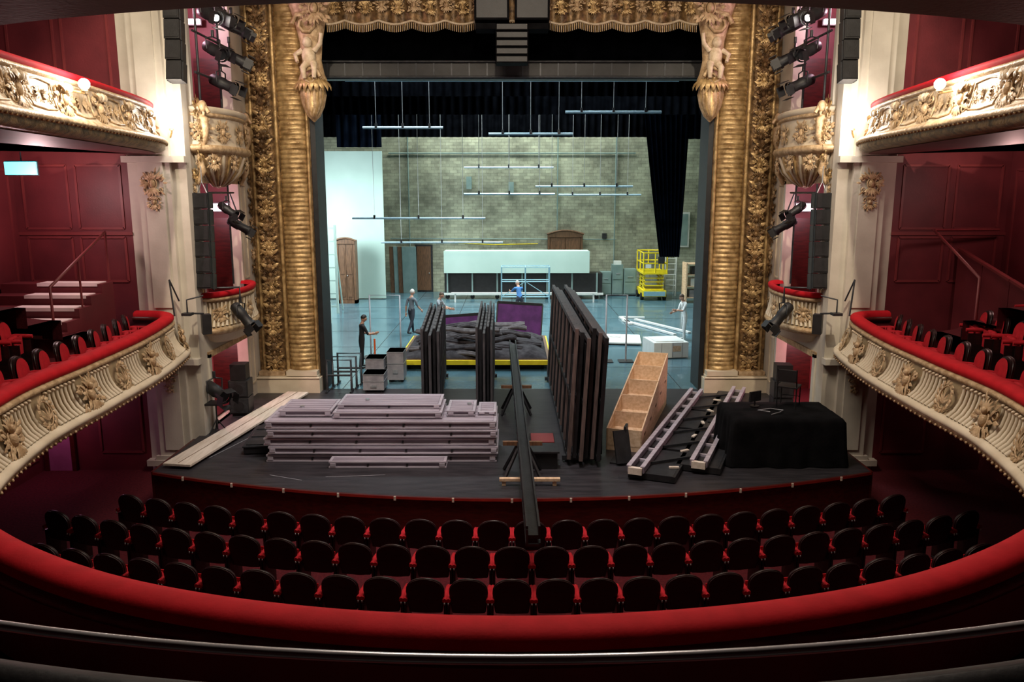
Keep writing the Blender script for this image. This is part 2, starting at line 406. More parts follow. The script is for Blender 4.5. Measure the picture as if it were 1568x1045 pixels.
YB=21.75
mb=MB(); x0,x1=-7.6,-7.35
mb.box(x0,x1,18.65,19.05,-.85,ZC,WALLC); mb.box(x0,x1,YB,23.,-.85,ZC,WALLC)
mb.box(x0,x1,19.05,YB,1.85,2.4,WALLC); mb.box(x0,x1,19.05,YB,6.0,6.9,WALLC); mb.box(x0,x1,19.05,YB,11.2,ZC,WALLC)
mb.box(x0,x1,19.05,YB,-.85,.0,WALLC)
for z0,z1 in ((0,1.85),(2.4,6.0),(6.9,11.2)):
    for y in (19.0,YB+.05): mb.box(x1,x1+.05,y-.07,y+.07,z0,z1,WALLC)
    mb.box(x1,x1+.05,18.93,YB+.12,z1-.08,z1+.06,GOLDC)
for z0,z1 in ((3.4,5.9),(.4,1.7)):
    for y in (22.0,22.35): mb.box(x1,x1+.03,y-.02,y+.02,z0,z1,CREAM)
    for z in (z0,z1): mb.box(x1,x1+.03,22.0,22.35,z-.02,z+.02,CREAM)
for j in range(9):
    cluster(mb,(x1,18.86,3.5+j*.33),(0,-1,0),(0,0,1),(1,0,0),.3,GOLDC if j%2 else GOLD,j,.8)
for j in range(7):
    cluster(mb,(x1+.02,22.72,3.6+j*.42),(0,-1,0),(0,0,1),(1,0,0),.36,GOLDC if j%2 else GOLDD,j,1.)
mb.box(-9.9,-9.7,18.55,23,-.85,ZC,WALLR)
for z in (2.05,6.55,-.0): mb.box(-9.7,x0,18.55,23,z-.1,z+.05,CARPET)
mb.box(-9.7,x0,22.9,23,-.85,ZC,WALLR)
for z0,z1 in ((.05,1.7),(2.9,5.6),(7.2,10.8)):
    for y in (19.3,20.9): mb.box(-9.7,-9.66,y,y+.06,z0,z1,WALLR2)
    mb.box(-8.7,-7.9,22.86,22.9,z0,z0+1.75 if z0<1 else z0+2.1,MAHOG); mb.box(-8.78,-8.7,22.84,22.9,z0,z0+1.7,WALLR2); mb.box(-7.9,-7.82,22.84,22.9,z0,z0+1.7,WALLR2)
mb.build('wall_stage_box_left'); mb.mirrored().build('wall_stage_box_right')

def stage_box(zs,upper):
    mb=MB(); xw=-7.35; yc=20.38; rx=.62; ry=1.5
    def P(th,s,z): return V((xw+rx*s*math.sin(th),yc-ry*s*math.cos(th),z))
    def loft(pr,m):
        K=len(pr)-1
        def f(a,b):
            i=min(int(b*K+1e-6),K-1); t=b*K-i
            s=pr[i][0]*(1-t)+pr[i+1][0]*t; z=pr[i][1]*(1-t)+pr[i+1][1]*t
            return P(a*pi,s,z)
        mb.grid(f,28,K,m)
    z=zs
    loft([(.80,z-.02),(.84,z+.05),(1.0,z+.06),(1.04,z+.02),(1.02,z-.05),(.96,z-.08)],REDV if not upper else CREAM)
    loft([(.96,z-.08),(1.0,z-.1),(1.0,z-.15),(.92,z-.18)],GOLDC)
    if upper:
        loft([(.92,z-.18),(.9,z-.5),(.97,z-.8)],CREAM)
        loft([(.97,z-.8),(1.1,z-.82),(1.14,z-.9),(1.08,z-.97),(.95,z-1.0)],GOLDC)
        loft([(.95,z-1.0),(.9,z-1.15),(.75,z-1.4),(.5,z-1.6),(.2,z-1.75),(.0,z-1.8)],GOLDC)
        for k in range(15):
            th=pi*(k+.5)/15
            mb.tube([P(th,s+.02,zz) for s,zz in ((.95,z-1.03),(.9,z-1.15),(.75,z-1.4),(.5,z-1.6),(.2,z-1.75))],[.045,.048,.04,.03,.02],GOLD if k%2 else CREAM,5)
        for k in range(4):
            th=pi*(k+1)/5; n=V((math.sin(th)/rx,-math.cos(th)/ry,0)).normalized(); t=V((n.y,-n.x,0))
            cluster(mb,P(th,.98,z-1.2),t,(0,0,1),n,.4,GOLDC,k+30,1.3)
    else:
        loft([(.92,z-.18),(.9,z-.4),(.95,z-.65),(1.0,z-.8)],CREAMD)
        for k in range(24):
            th=pi*(k+.5)/24
            mb.tube([P(th,s+.015,zz) for s,zz in ((.92,z-.2),(.9,z-.4),(.95,z-.65),(1.0,z-.78))],[.025,.028,.035,.04],CREAM,5,False)
        loft([(1.0,z-.8),(1.08,z-.82),(1.1,z-.88),(1.03,z-.95),(.9,z-1.0)],GOLDC)
        loft([(.9,z-1.0),(.8,z-1.15),(.6,z-1.25),(.0,z-1.3)],CREAM)
    for k in range(5 if upper else 3):
        th=pi*(k+.5)/(5 if upper else 3)
        n=V((math.sin(th)/rx,-math.cos(th)/ry,0)).normalized(); t=V((n.y,-n.x,0))
        cluster(mb,P(th,.95,z-.5),t,(0,0,1),n,.52 if upper else .42,GOLDC,k+3,1.5)
    if upper:
        for yy,sd in ((21.95,0),(18.95,1)):
            for j in range(7):
                cluster(mb,V((xw+.12+.10*math.sin(j*.7),yy,z-.0-j*.26)),(0,-1,0),(0,0,1),(1,0,0),.5-.035*j,GOLDC if j%2 else GOLD,j+9+sd,1.2)
            mb.blob((xw+.28,yy,z+.05),(.10,.10,.13),GOLDC)
            mb.tube([(xw+.1,yy,z-.1),(xw+.3,yy,z-.25),(xw+.3,yy,z-.6),(xw+.12,yy,z-1.0),(xw+.2,yy,z-1.4),(xw+.05,yy,z-1.7)],[.06,.11,.09,.06,.08,.04],GOLDC,8)
            mb.scroll((xw+.2,yy,z-.1),(1,0,0),(0,0,1),.22,1.5,.04,GOLDC,1)
    return mb
m=stage_box(7.6,True); both(m,'stage_box_balcony')
m=stage_box(3.3,False); both(m,'stage_box_balcony')

# ------------------------------------------------------------------ proscenium
mb=MB()
mb.box(-XW,-5.9,23.0,23.5,-.85,ZC+2,BLACK); mb.box(5.9,XW,23.0,23.5,-.85,ZC+2,BLACK); mb.box(-5.9,5.9,23.0,23.5,11.0,ZC+2,GOLDD)
mb.build('wall_proscenium')
mb=MB(); zt=12.6
xc=-6.86; w=.30
def halfcol(xc,w,depth,z0,z1,m,ridge=None,nz=2):
    def f(a,b):
        th=pi*a; z=z0+(z1-z0)*b
        return V((xc-w*math.cos(th),22.95-depth*math.sin(th),z))
    mb.grid(f,12,nz,m)
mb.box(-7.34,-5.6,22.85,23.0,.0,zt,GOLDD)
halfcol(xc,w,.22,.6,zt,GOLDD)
mb.tube([(-7.2,22.84,.6),(-7.2,22.84,zt)],.05,GOLD,6); mb.tube([(-6.52,22.82,.6),(-6.52,22.82,zt)],.055,GOLD,6)
mb.tube([(-5.66,22.82,.6),(-5.66,22.82,zt)],.045,GOLD,6)
j=0; z=.75
while z<zt:
    cluster(mb,(xc,22.72,z),(1,0,0),(0,0,1),(0,-1,0),.46,GOLD if j%3==0 else GOLDD,j,1.6)
    for sg in (-1,1):
        mb.leaf((xc+sg*.05,22.74,z+.2),(sg*.8,0,.5),(0,-1,0),.26,.10,GOLD,.25)
        mb.blob((xc+sg*.16,22.72,z+.05),(.04,.04,.04),GOLD,None,6,4)
    mb.blob((xc+.1*math.sin(j*2.1),22.69,z+.19),(.055,.05,.055),GOLD,None,7,5)
    z+=.38;j+=1
xc2=-6.08; w2=.38
nr=int((zt-.62)/.13)
vs=[];fs=[];K=13
rows=[]
for i in range(nr):
    z=.62+i*.13
    big=.018 if i%6==0 else 0
    for dz,dr in ((0,0),(.025,.022+big),(.065,.034+big),(.10,.022+big),(.125,0)): rows.append((z+dz,dr))
for z,dr in rows:
    for k in range(K):
        th=pi*k/(K-1); vs.append((xc2-(w2+dr*.4)*math.cos(th),22.93-(.26+dr)*math.sin(th),z))
for i in range(len(rows)-1):
    for k in range(K-1): fs.append((i*K+k,i*K+k+1,(i+1)*K+k+1,(i+1)*K+k))
mb.add(vs,fs,GOLD,True)
mb.box(-7.36,-5.55,22.5,23.0,0,.42,CREAM); mb.box(-7.33,-5.6,22.56,22.98,.42,.5,CREAM)
mb.box(-7.3,-6.55,22.55,22.98,.5,.62,GOLDC); mb.box(-6.5,-5.62,22.5,22.98,.5,.64,CREAM)
mb.tube([(-7.36,22.5,.44),(-5.55,22.5,.44)],.035,CREAM,6)
cx=-5.38
def con(a,b):
    th=2*pi*a
    K=[(.02,7.6),(.16,7.75),(.27,8.0),(.33,8.3),(.30,8.5),(.36,8.7),(.30,8.85),(.24,9.2),(.28,9.7),(.38,10.2),(.5,10.6),(.7,11.2)]
    n=len(K)-1; i=min(int(b*n+1e-6),n-1); t=b*n-i; r=K[i][0]*(1-t)+K[i+1][0]*t; z=K[i][1]*(1-t)+K[i+1][1]*t
    return V((cx-.02+r*1.1*math.cos(th),22.62+r*.75*math.sin(th),z))
mb.grid(con,16,22,GOLDC)
for j in range(9):
    a=(j-4)*.3
    mb.leaf((cx+math.sin(a)*.28,22.62-.24*math.cos(a),8.45),(math.sin(a)*-.35,0,-1),(math.sin(a),-math.cos(a),0),.75,.14,GOLDC if j%2 else GOLD,.12)
    mb.leaf((cx+math.sin(a)*.25,22.62-.22*math.cos(a),8.75),(math.sin(a)*.6,-.1,-1),(math.sin(a),-math.cos(a),0),.4,.15,GOLD,.3)
mb.scroll((cx,22.3,8.75),(1,0,0),(0,0,1),.26,1.4,.05,GOLDC,1)
mb.scroll((cx-.1,22.35,10.1),(1,0,0),(0,0,1),.34,1.6,.06,GOLDC,-1)
mb.blob((cx-.05,22.3,9.62),(.13,.13,.15),GOLDP); mb.blob((cx-.04,22.36,9.28),(.19,.15,.27),GOLDP)
mb.tube([(cx-.2,22.35,9.42),(cx-.38,22.3,9.3),(cx-.3,22.2,9.1)],[.08,.065,.05],GOLDP); mb.tube([(cx+.12,22.35,9.42),(cx+.3,22.3,9.6),(cx+.34,22.25,9.85)],[.08,.065,.05],GOLDP)
mb.tube([(cx-.1,22.36,9.1),(cx-.16,22.15,8.95),(cx-.14,22.2,8.7)],[.11,.085,.06],GOLDP); mb.tube([(cx+.08,22.36,9.1),(cx+.14,22.15,9.0),(cx+.12,22.2,8.72)],[.11,.085,.06],GOLDP)
cluster(mb,(cx+.2,22.2,10.45),(1,0,0),(0,0,1),(0,-1,0),.8,GOLDC,5,1.6)
mb.box(-5.6,-5.46,22.9,23.9,0,11.2,BLACK)
both(mb,'proscenium_column')
mb=MB()
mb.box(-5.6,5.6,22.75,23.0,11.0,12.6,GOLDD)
for z,r in ((11.0,.09),(11.35,.05)): mb.tube([(-5.6,22.7,z),(5.6,22.7,z)],r,GOLD,8)
for j in range(20): cluster(mb,(-5.2+j*.55,22.72,11.6),(1,0,0),(0,0,1),(0,-1,0),.5,GOLD,j)
mb.build('proscenium_lintel')
mb=MB()
def pel(a,b):
    x=-5.0+10.0*a; ph=abs(math.sin(x*pi/.9)); zb=10.22-.10*ph
    return V((x,22.78-.05*math.cos(x*14),10.98+(zb-10.98)*b))
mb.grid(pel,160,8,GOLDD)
for j in range(23):
    x=-4.8+j*.436
    if abs(x)<.85: continue
    cluster(mb,(x,22.70,10.58+.06*(j%2)),(1,0,0),(0,0,1),(0,-1,0),.38,GOLDC if j%2 else GOLD,j,1.2)
    mb.tube([(x-.22,22.7,10.95),(x-.11,22.66,10.84),(x,22.66,10.8),(x+.11,22.66,10.84),(x+.22,22.7,10.95)],.03,GOLDP,5)
    mb.blob((x+.22,22.68,10.9),(.05,.05,.09),REDV,None,7,5)
for j in range(198):
    x=-4.98+j*.0505; zb=10.22-.10*abs(math.sin(x*pi/.9))
    mb.tube([(x,22.76,zb+.04),(x,22.76,zb-.16)],[.018,.012],GOLDP if j%2 else GOLD,4)
mb.tube([(-5.0+10.0*i/120,22.74,10.26-.10*abs(math.sin((-5.0+10.0*i/120)*pi/.9))) for i in range(121)],.035,GOLDP,5)
mb.build('gilded_pelmet')

# ------------------------------------------------------------------ stage
mb=MB()
N=40; xs=[-7.45+14.9*i/N for i in range(N+1)]
vs=[]
for x in xs: vs += [(x,stage_edge(x),0),(x,23.0,0),(x,stage_edge(x),-.85),(x,stage_edge(x)-.06,.0),(x,stage_edge(x)-.06,-.05),(x,stage_edge(x)+.0,-.05)]
mb.add(vs,[(6*i,6*i+6,6*i+7,6*i+1) for i in range(N)],APRON)
mb.add(vs,[(6*i+3,6*i+9,6*i+6,6*i) for i in range(N)],MAHOG); mb.add(vs,[(6*i+4,6*i+10,6*i+9,6*i+3) for i in range(N)],LIPR)
mb.add(vs,[(6*i+2,6*i+8,6*i+11,6*i+5) for i in range(N)],MAHOG)
for sx in (-1,1): mb.box(min(sx*7.45,sx*7.5),max(sx*7.45,sx*7.5),stage_edge(7.45),18.1,-.85,.0,MAHOG)
for i in range(2,N,3):
    x=xs[i]; mb.box(x-.02,x+.02,stage_edge(x)-.075,stage_edge(x)-.05,-.075,.006,PALEW)
for x,y,a,L in ((-3.2,15.6,.1,1.2),(-6.4,17.5,1.3,1.6),(3.2,18.8,1.1,1.2),(-4.6,15.5,-.4,.8)):
    mb.obox((x,y,.002),(L,.02,.002),GREYC,Rz(a))
mb.build('stage_apron')
mb=MB(); mb.box(-12,12,23.0,46.8,-.1,.0,STAGEF)
for y in (26,29.5,33,36.5,40,43.5): mb.box(-12,12,y-.02,y+.02,0,.003,DGREY)
for x in (-5,-2.5,0,2.5,5): mb.box(x-.012,x+.012,23,46.5,0,.002,DGREY)
mb.build('stage_floor')
mb=MB(); mb.box(-12,12,46.6,46.9,0,16,BRICK)
for x in (-5.9,2.6,5.9): mb.tube([(x,46.5,0.2),(x,46.5,9)],.035,PALEG,6)
mb.tube([(-7,46.5,3.1),(6,46.5,3.05)],.03,PALEG,6); mb.tube([(-7,46.5,7.9),(7,46.5,7.9)],.04,PALEG,6)
mb.box(5.2,5.45,46.4,46.6,3.1,3.4,DGREY); mb.box(-2.6,-2.3,46.4,46.6,5.9,6.6,PALEG); mb.box(-.2,.1,46.4,46.6,5.7,6.3,PALEG)
mb.tube([(-3.5,46.45,2.85),(-1,46.45,2.75),(1.5,46.45,2.8)],.025,YEL,5)
mb.build('wall_stage_back')
mb=MB(); mb.box(-12.3,-12,23,46.9,0,16,BLACK); mb.build('wall_stage_left'); mb=MB(); mb.box(12,12.3,23,46.9,0,16,BRICK); mb.build('wall_stage_right')
mb=MB(); mb.box(-12.3,12.3,23,46.9,16,16.2,BLACK); mb.build('ceiling_fly_tower')

def drape(x0,x1,y,z0,z1,m,name,fold=.35,amp=.08,fn=None,n=None):
    mb=MB(); n=n or int(abs(x1-x0)/fold*8)
    def f(a,b):
        x=x0+(x1-x0)*a; z=z0+(z1-z0)*b
        if fn: x=fn(a,b)
        return V((x,y+amp*math.sin((x0+(x1-x0)*a)/fold*2*pi)+.3*amp*math.sin(a*53+b*2),z))
    mb.grid(f,n,10,m); return mb.build(name)
drape(-5.4,5.4,23.75,9.35,12,BLACKV,'black_header_border',.5,.03)
mb=MB(); mb.box(-5.4,5.4,23.55,23.9,8.85,9.36,BLACK)
for i in range(22): mb.obox((-5.2+i*.5,23.54,9.1),(.04,.03,.45),DGREY)
for z in (8.9,9.32): mb.tube([(-5.4,23.5,z),(5.4,23.5,z)],.035,DGREY,6)
mb.build('lighting_bridge')
drape(-9,9,29.8,9.1,14,BLACKV,'black_border'); drape(-9,9,34.5,8.9,14,BLACKV,'black_border'); drape(-10,10,41.5,8.45,14,BLACKV,'black_border')
drape(-9.6,-7.6,26,0.05,13,NAVYC,'black_leg_curtain'); drape(7.6,9.6,26,0.05,13,NAVYC,'black_leg_curtain')
drape(-11.9,-8.9,33,5.8,13,NAVYC,'black_leg_curtain',.4,.1)
drape(-8.6,-6.4,40.4,7.9,13,NAVYC,'black_leg_curtain',.4,.1)
def sw(a,b):
    w=1.0-.62*(1-b)**1.3; c=6.9+.55*(1-b)
    return c+(a-.5)*2.6*w
drape(5.6,8.2,38,2.7,13.5,NAVYC,'gathered_black_curtain',.3,.12,sw,90)
drape(8.2,9.2,39,8.2,13.5,NAVYC,'black_leg_curtain')
def batten(x0,x1,y,z,name='flown_batten',nw=3):
    mb=MB(); mb.tube([(x0,y,z),(x1,y,z)],.045,BARM,6)
    for i in range(nw):
        x=x0+(x1-x0)*(i+.5)/nw
        mb.tube([(x,y,z),(x,y,15.9)],.010,STEEL,4); mb.box(x-.04,x+.04,y-.05,y+.05,z-.02,z+.14,DGREY)
    mb.build(name)
for a in ((-5.4,5.4,27,9.28),(-5.06,-2.34,28,7.87),(-.81,2.1,28.5,7.7),(1.87,5.23,29,8.48),(-7.1,-1.19,36,4.58),(-6.5,-.45,40,3.27),(-2.14,1.9,36.2,5.64),(-2.36,2.04,40.2,6.92),(1.1,5.66,38.2,5.99),(2.35,6.5,41,5.6)): batten(*a)
batten(-6,6,31,9.75,nw=6)

# ------------------------------------------------------------------ upstage scenery
mb=MB(); mb.box(-10.3,-6.85,43.2,43.3,.05,7.85,PALEA)
for x in (-10.2,-8.6,-6.95): mb.box(x-.05,x+.05,43.3,43.45,.0,7.8,PALEG)
for z in (.1,4,7.7): mb.box(-10.3,-6.85,43.3,43.4,z-.05,z+.05,PALEG)
for x in (-10,-7.2): mb.bar((x,43.4,3.5),(x,44.6,.05),.06,.06,PALEG)
mb.build('pale_scenery_flat')
mb=MB(); mb.box(-3.66,4.16,43.0,43.1,1.45,2.62,PALEA); mb.box(-3.66,4.16,43.1,44.4,2.5,2.6,PALEA)
mb.box(-3.66,4.9,43.3,44.3,.35,1.4,BLACK)
for i in range(7):
    x=-3.5+i*1.35; mb.box(x-.04,x+.04,43.2,43.3,.2,1.45,PALEG)
    mb.cyl((x,43.3,.12),(x,43.42,.12),.12,RUBBER,n=10)
mb.box(-3.7,4.95,43.15,43.3,.24,.34,WHITE)
mb.build('pale_scenery_wagon')
mb=MB()
for x in (-.55,.7,1.95):
    mb.tube([(x,41.5,0),(x,41.5,1.9)],.03,BLUEM,6); mb.tube([(x,42.4,0),(x,42.4,1.9)],.03,BLUEM,6); mb.tube([(x,41.5,1.9),(x,42.4,1.9)],.03,BLUEM,6)
for z in (.35,1.15,1.9):
    for y in (41.5,42.4): mb.tube([(-.55,y,z),(1.95,y,z)],.026,BLUEM,6)
mb.tube([(-.55,41.5,.35),(.7,41.5,1.15)],.02,BLUEM,5); mb.tube([(.7,41.5,1.15),(1.95,41.5,.35)],.02,BLUEM,5)
mb.box(-3.2,4.5,41.9,42.1,.45,.52,WHITE)
for x in (-3,4.3): mb.box(x-.04,x+.04,41.95,42.05,0,.46,WHITE)
mb.build('pale_steel_frame')
def arched_door(mb,x0,x1,y0,y1,H,arch):
    mb.box(x0,x0+.12,y0,y1,0,H-.15,WOODB); mb.box(x1-.12,x1,y0,y1,0,H-.15,WOODB); mb.box(x0,x1,y1-.05,y1,0,H-.12,WOODB)
    mb.box(x0,x1,y0,y1,0,.18,WOODB)
    n=10
    for i in range(n):
        a=i/n;b=(i+1)/n; z=lambda t:H-.15+arch*math.sin(pi*t)
        vs=[(x0+(x1-x0)*a,y0-.05,H-.3),(x0+(x1-x0)*b,y0-.05,H-.3),(x0+(x1-x0)*b,y0-.05,z(b)),(x0+(x1-x0)*a,y0-.05,z(a))]
        vs2=[(x,y1,z_) for x,_,z_ in vs]
        mb.add(vs+vs2,[(0,1,2,3),(7,6,5,4),(3,2,6,7),(0,4,5,1)],WOODB)
    mb.tube([(x0-.06+(x1-x0+.12)*i/n,y0-.08,H-.13+arch*math.sin(pi*i/n)) for i in range(n+1)],.05,WOODB,6)
    xm=(x0+x1)/2
    for a,b in ((x0+.14,xm-.01),(xm+.01,x1-.14)):
        mb.box(a,b,y0+.02,y0+.08,.2,H-.32,WOODB)
        for z0,z1 in ((.35,H*.4),(H*.45,H-.5)): mb.box(a+.07,b-.07,y0,y0+.03,z0,z1,WOODB)
    mb.blob((xm+.06,y0-.01,H*.43),.03,STEEL)
mb=MB(); arched_door(mb,-9.1,-8.1,41.5,42.1,3.4,.14); mb.build('wooden_wardrobe')
mb=MB(); arched_door(mb,2.05,4.05,46.1,46.58,3.5,.22); mb.build('wooden_doorway')
mb=MB(); mb.box(-5.6,-4.6,46.5,46.58,0,2.75,DGREY); mb.box(-5.5,-4.7,46.46,46.5,.1,2.65,WOODB); mb.blob((-4.8,46.43,1.1),.04,STEEL); mb.build('door_1')
mb=MB()
for x in (-9.3,-8.35): mb.box(x-.05,x+.05,38,38.1,0,4.2,PALEA)
for i in range(7): mb.box(-9.3,-8.35,38.02,38.08,.3+i*.62,.38+i*.62,PALEA)
mb.bar((-9.3,38.1,3),(-9.3,39.2,0.03),.06,.06,PALEA); mb.bar((-8.35,38.1,3),(-8.35,39.2,.03),.06,.06,PALEA)
mb.build('pale_ladder_frame')
mb=MB()
for x0,x1,h in ((4.95,5.55,1.35),(5.6,6.2,1.75),(6.25,6.95,1.5)):
    mb.box(x0,x1,44.6,45.3,.08,h,PALEG); mb.box(x0+.05,x1-.05,44.57,44.6,.15,h*.5,PALEG); mb.box(x0+.05,x1-.05,44.57,44.6,h*.54,h-.06,PALEG)
    mb.box(x0+.2,x1-.2,44.54,44.57,h*.7,h*.73,STEEL)
mb.box(4.95,6.95,44.65,45.25,0,.08,BLACK); mb.box(5.7,6.1,44.7,45.0,1.75,1.95,WHITE)
mb.build('grey_green_lockers')
mb=MB()
for i in range(4): mb.obox((-6.6+.25*i,45.9-.05*i,1.35),(.8,.05,2.7),PALEG if i%2 else WOODB,Matrix.Rotation(.12,3,'X'))
mb.build('leaning_panels')
mb=MB(); X=7.0;Y=42.6
mb.box(X,X+1.25,Y,Y+2.2,.22,.55,YEL); mb.box(X+.05,X+1.2,Y-.05,Y,.25,.5,BLUEM)
for x in (X+.02,X+1.23):
    for y in (Y+.4,Y+1.8): mb.cyl((x-.08,y,.2),(x+.08,y,.2),.2,RUBBER,n=14)
for i in range(4):
    z=.6+i*.2
    for x in (X+.12,X+1.1):
        mb.bar((x,Y+.15,z),(x,Y+2.05,z+.2),.05,.09,YEL); mb.bar((x,Y+2.05,z),(x,Y+.15,z+.2),.05,.09,YEL)
    mb.bar((X+.12,Y+.15,z),(X+1.1,Y+.15,z),.05,.05,YEL)
mb.box(X-.03,X+1.28,Y-.05,Y+2.25,1.42,1.52,YEL)
for x in (X,X+.62,X+1.25):
    for y in (Y,Y+2.2): mb.tube([(x,y,1.5),(x,y,2.55)],.035,YEL,6)
for x in (X,X+1.25): mb.tube([(x,Y+1.1,1.5),(x,Y+1.1,2.55)],.035,YEL,6)
for z in (2.0,2.55):
    mb.tube([(X,Y,z),(X+1.25,Y,z),(X+1.25,Y+2.2,z),(X,Y+2.2,z),(X,Y,z)],.035,YEL,6)
mb.box(X,X+1.25,Y-.01,Y+.01,1.5,1.68,YEL); mb.box(X+.75,X+1.1,Y-.12,Y-.02,2.0,2.35,DGREY); mb.box(X+.1,X+.4,Y-.03,Y,1.75,1.95,WHITE)
mb.build('scissor_lift')
mb=MB()
for x in (9.1,10.5): mb.box(x-.04,x+.04,41.6,42.6,0,2.1,PLY)
for z in (.3,.9,1.5,2.06): mb.box(9.1,10.5,41.6,42.6,z-.04,z,PLY)
for x,z,c in ((9.3,.3,GREYC),(9.8,.3,WOODB),(9.35,.9,WHITE),(9.9,.9,ORNG),(9.4,1.5,BLACK),(9.9,2.06,PLY)):
    mb.box(x,x+.4,41.75,42.4,z,z+.38,c)
mb.build('prop_shelf')
mb=MB()
for x in (8.55,9.15): mb.tube([(x,44.6,0),(x,44.6,3.6)],.04,WHITE,6)
for i in range(11): mb.tube([(8.55,44.6,.3+i*.3),(9.15,44.6,.3+i*.3)],.025,WHITE,5)
mb.tube([(8.55,44.6,3.5),(8.5,45.5,.02)],.03,WHITE,6); mb.tube([(9.15,44.6,3.5),(9.2,45.5,.02)],.03,WHITE,6)
mb.build('step_ladder')
mb=MB(); mb.box(9.2,10.2,46.45,46.58,2.6,4.6,WHITE); mb.box(9.3,9.68,46.42,46.45,2.7,4.5,PALEG); mb.box(9.72,10.1,46.42,46.45,2.7,4.5,PALEG); mb.build('electrical_cabinet')

# ------------------------------------------------------------------ midstage things
mb=MB(); random.seed(3)
mb.box(-3.7,1.25,25.5,30.0,.22,.36,WOODB); mb.box(-3.75,1.3,25.42,25.5,.2,.34,YEL); mb.box(-3.75,-3.7,25.42,30,.2,.34,YEL); mb.box(1.25,1.3,25.42,30,.2,.34,YEL)
for x in (-3.4,-1.2,1.0):
    for y in (25.9,29.6): mb.cyl((x-.05,y,.11),(x+.05,y,.11),.11,RUBBER,n=10); mb.box(x-.07,x+.07,y-.06,y+.06,.15,.23,DGREY)
mb.build('stage_wagon')
mb=MB()
def pile(a,b):
    x=-3.6+4.75*a; y=25.6+4.2*b
    e=min(1,min(a,1-a)*7)*min(1,min(b,1-b)*6)
    h=.22+.12*noise.noise(V((x*1.2,y*1.1,2)))+.08*abs(math.sin(x*3+y*1.5+2*noise.noise(V((x,y,0)))))
    return V((x,y,.375+max(0,h*e**.5)))
mb.grid(pile,90,60,ROLL)
for i in range(44):   # folded lengths of cloth, flattened, wavy
    lay=i//13
    x=random.uniform(-3.5,-.7); y=25.8+.25*lay+random.random()*3.0; L=random.uniform(1.1,2.4); a=random.uniform(-.28,.28); r=random.uniform(.05,.085)
    z=.47+lay*.14+random.uniform(0,.05); ph=random.uniform(0,6)
    pts=[]
    for k in range(13):
        t=k/12; pts.append(V((min(x+L*t*math.cos(a),1.05),y+L*t*math.sin(a)+.07*math.sin(t*8+ph),z+.04*math.sin(t*6+ph)-.14*max(0,t-.8)-.14*max(0,.2-t))))
    for o in (-.09,0,.09):
        mb.tube([p+V((0,o,-.02 if o else .02)) for p in pts],[r*(1+.12*math.sin(k*1.3+i)) if 0<k<12 else r*.7 for k in range(13)],ROLL if i%3 else ROLL2,7)
mb.build('folded_black_drapes')
def purple(x0,x1,y,z0,z1,name,tilt=.2,sk=0):
    mb=MB(); M=Matrix.Rotation(-tilt,3,'X')@Matrix.Rotation(sk,3,'Y')
    c=((x0+x1)/2,y,(z0+z1)/2); w=x1-x0;h=z1-z0
    mb.obox(c,(w,.06,h),PURP,M)
    for a,b in (((-w/2,-h/2),(w/2,-h/2)),((w/2,-h/2),(w/2,h/2)),((w/2,h/2),(-w/2,h/2)),((-w/2,h/2),(-w/2,-h/2))):
        mb.bar(V(c)+M@V((a[0],-.02,a[1])),V(c)+M@V((b[0],-.02,b[1])),.05,.1,BLACK)
    for x in (-w*.35,w*.35): mb.bar(V(c)+M@V((x,.05,h*.3)),V((c[0]+x,y+.6,.02)),.05,.05,BLACK)
    mb.build(name)
purple(-.6,1.15,30.6,.1,1.5,'purple_upholstered_panel',.2,.06); purple(-2.9,-1.1,30.5,.1,1.05,'purple_upholstered_panel',.2,-.07)
def flat_stack(name,p0,p1,n,w,H,wood=None,lean=0.):
    mb=MB(); p0=V((*p0,0));p1=V((*p1,0)); d=(p1-p0).normalized(); sdv=V((-d.y,d.x,0))*-1; L=(p1-p0).length; st=w/n
    Z=lambda z: V((0,0,z))+sdv*(lean*z)
    for i in range(n):
        o=sdv*(i*st-(w-st)/2); a=p0+o+d*(.12*math.sin(i*2.3)+.12); b=p1+o+d*(-.1*math.cos(i*1.7)); h=H*(1-.03*((i*7)%3))
        t=st*.62; m1=BLACK
        for z in (.18,h-.05,h*.5): mb.bar(a+Z(z),b+Z(z),t,.1,m1 if z!=h-.05 else RIBG)
        K=max(3,int(L/ .55))
        for k in range(K+1):
            q=a.lerp(b,k/K); mb.bar(q+Z(.15),q+Z(h),t,.08,(wood if (wood and (k+i)%2==0) else m1))
        if i==0: continue
        mb.bar(a+Z(h*.5+.08),b+Z(h*.5+.08),t*.25,h*.85,BLACKC)
    for q in (p0+d*.4,p1-d*.4):
        mb.bar(q-sdv*(w/2+.05)+V((0,0,.1)),q+sdv*(w/2+.05)+V((0,0,.1)),.12,.1,DGREY)
        for s_ in (-1,1):
            c=q+sdv*s_*(w/2-.05); mb.cyl(c+V((-.03,0,.055)),c+V((.03,0,.055)),.05,RUBBER,n=8)
            mb.bar(c+V((0,0,.1)),c+Z(H*.8),.05,.05,DGREY)
    mb.build(name)
flat_stack('upright_flat_stack',(-2.05,19.6),(-2.3,24.7),5,.5,2.35,RIBG)
flat_stack('upright_flat_stack',(-.7,19.6),(-.75,24.7),5,.46,2.4,RIBG)
flat_stack('tall_flat_stack',(1.5,16.1),(1.42,24.3),6,.74,2.95,RIBW,.05)
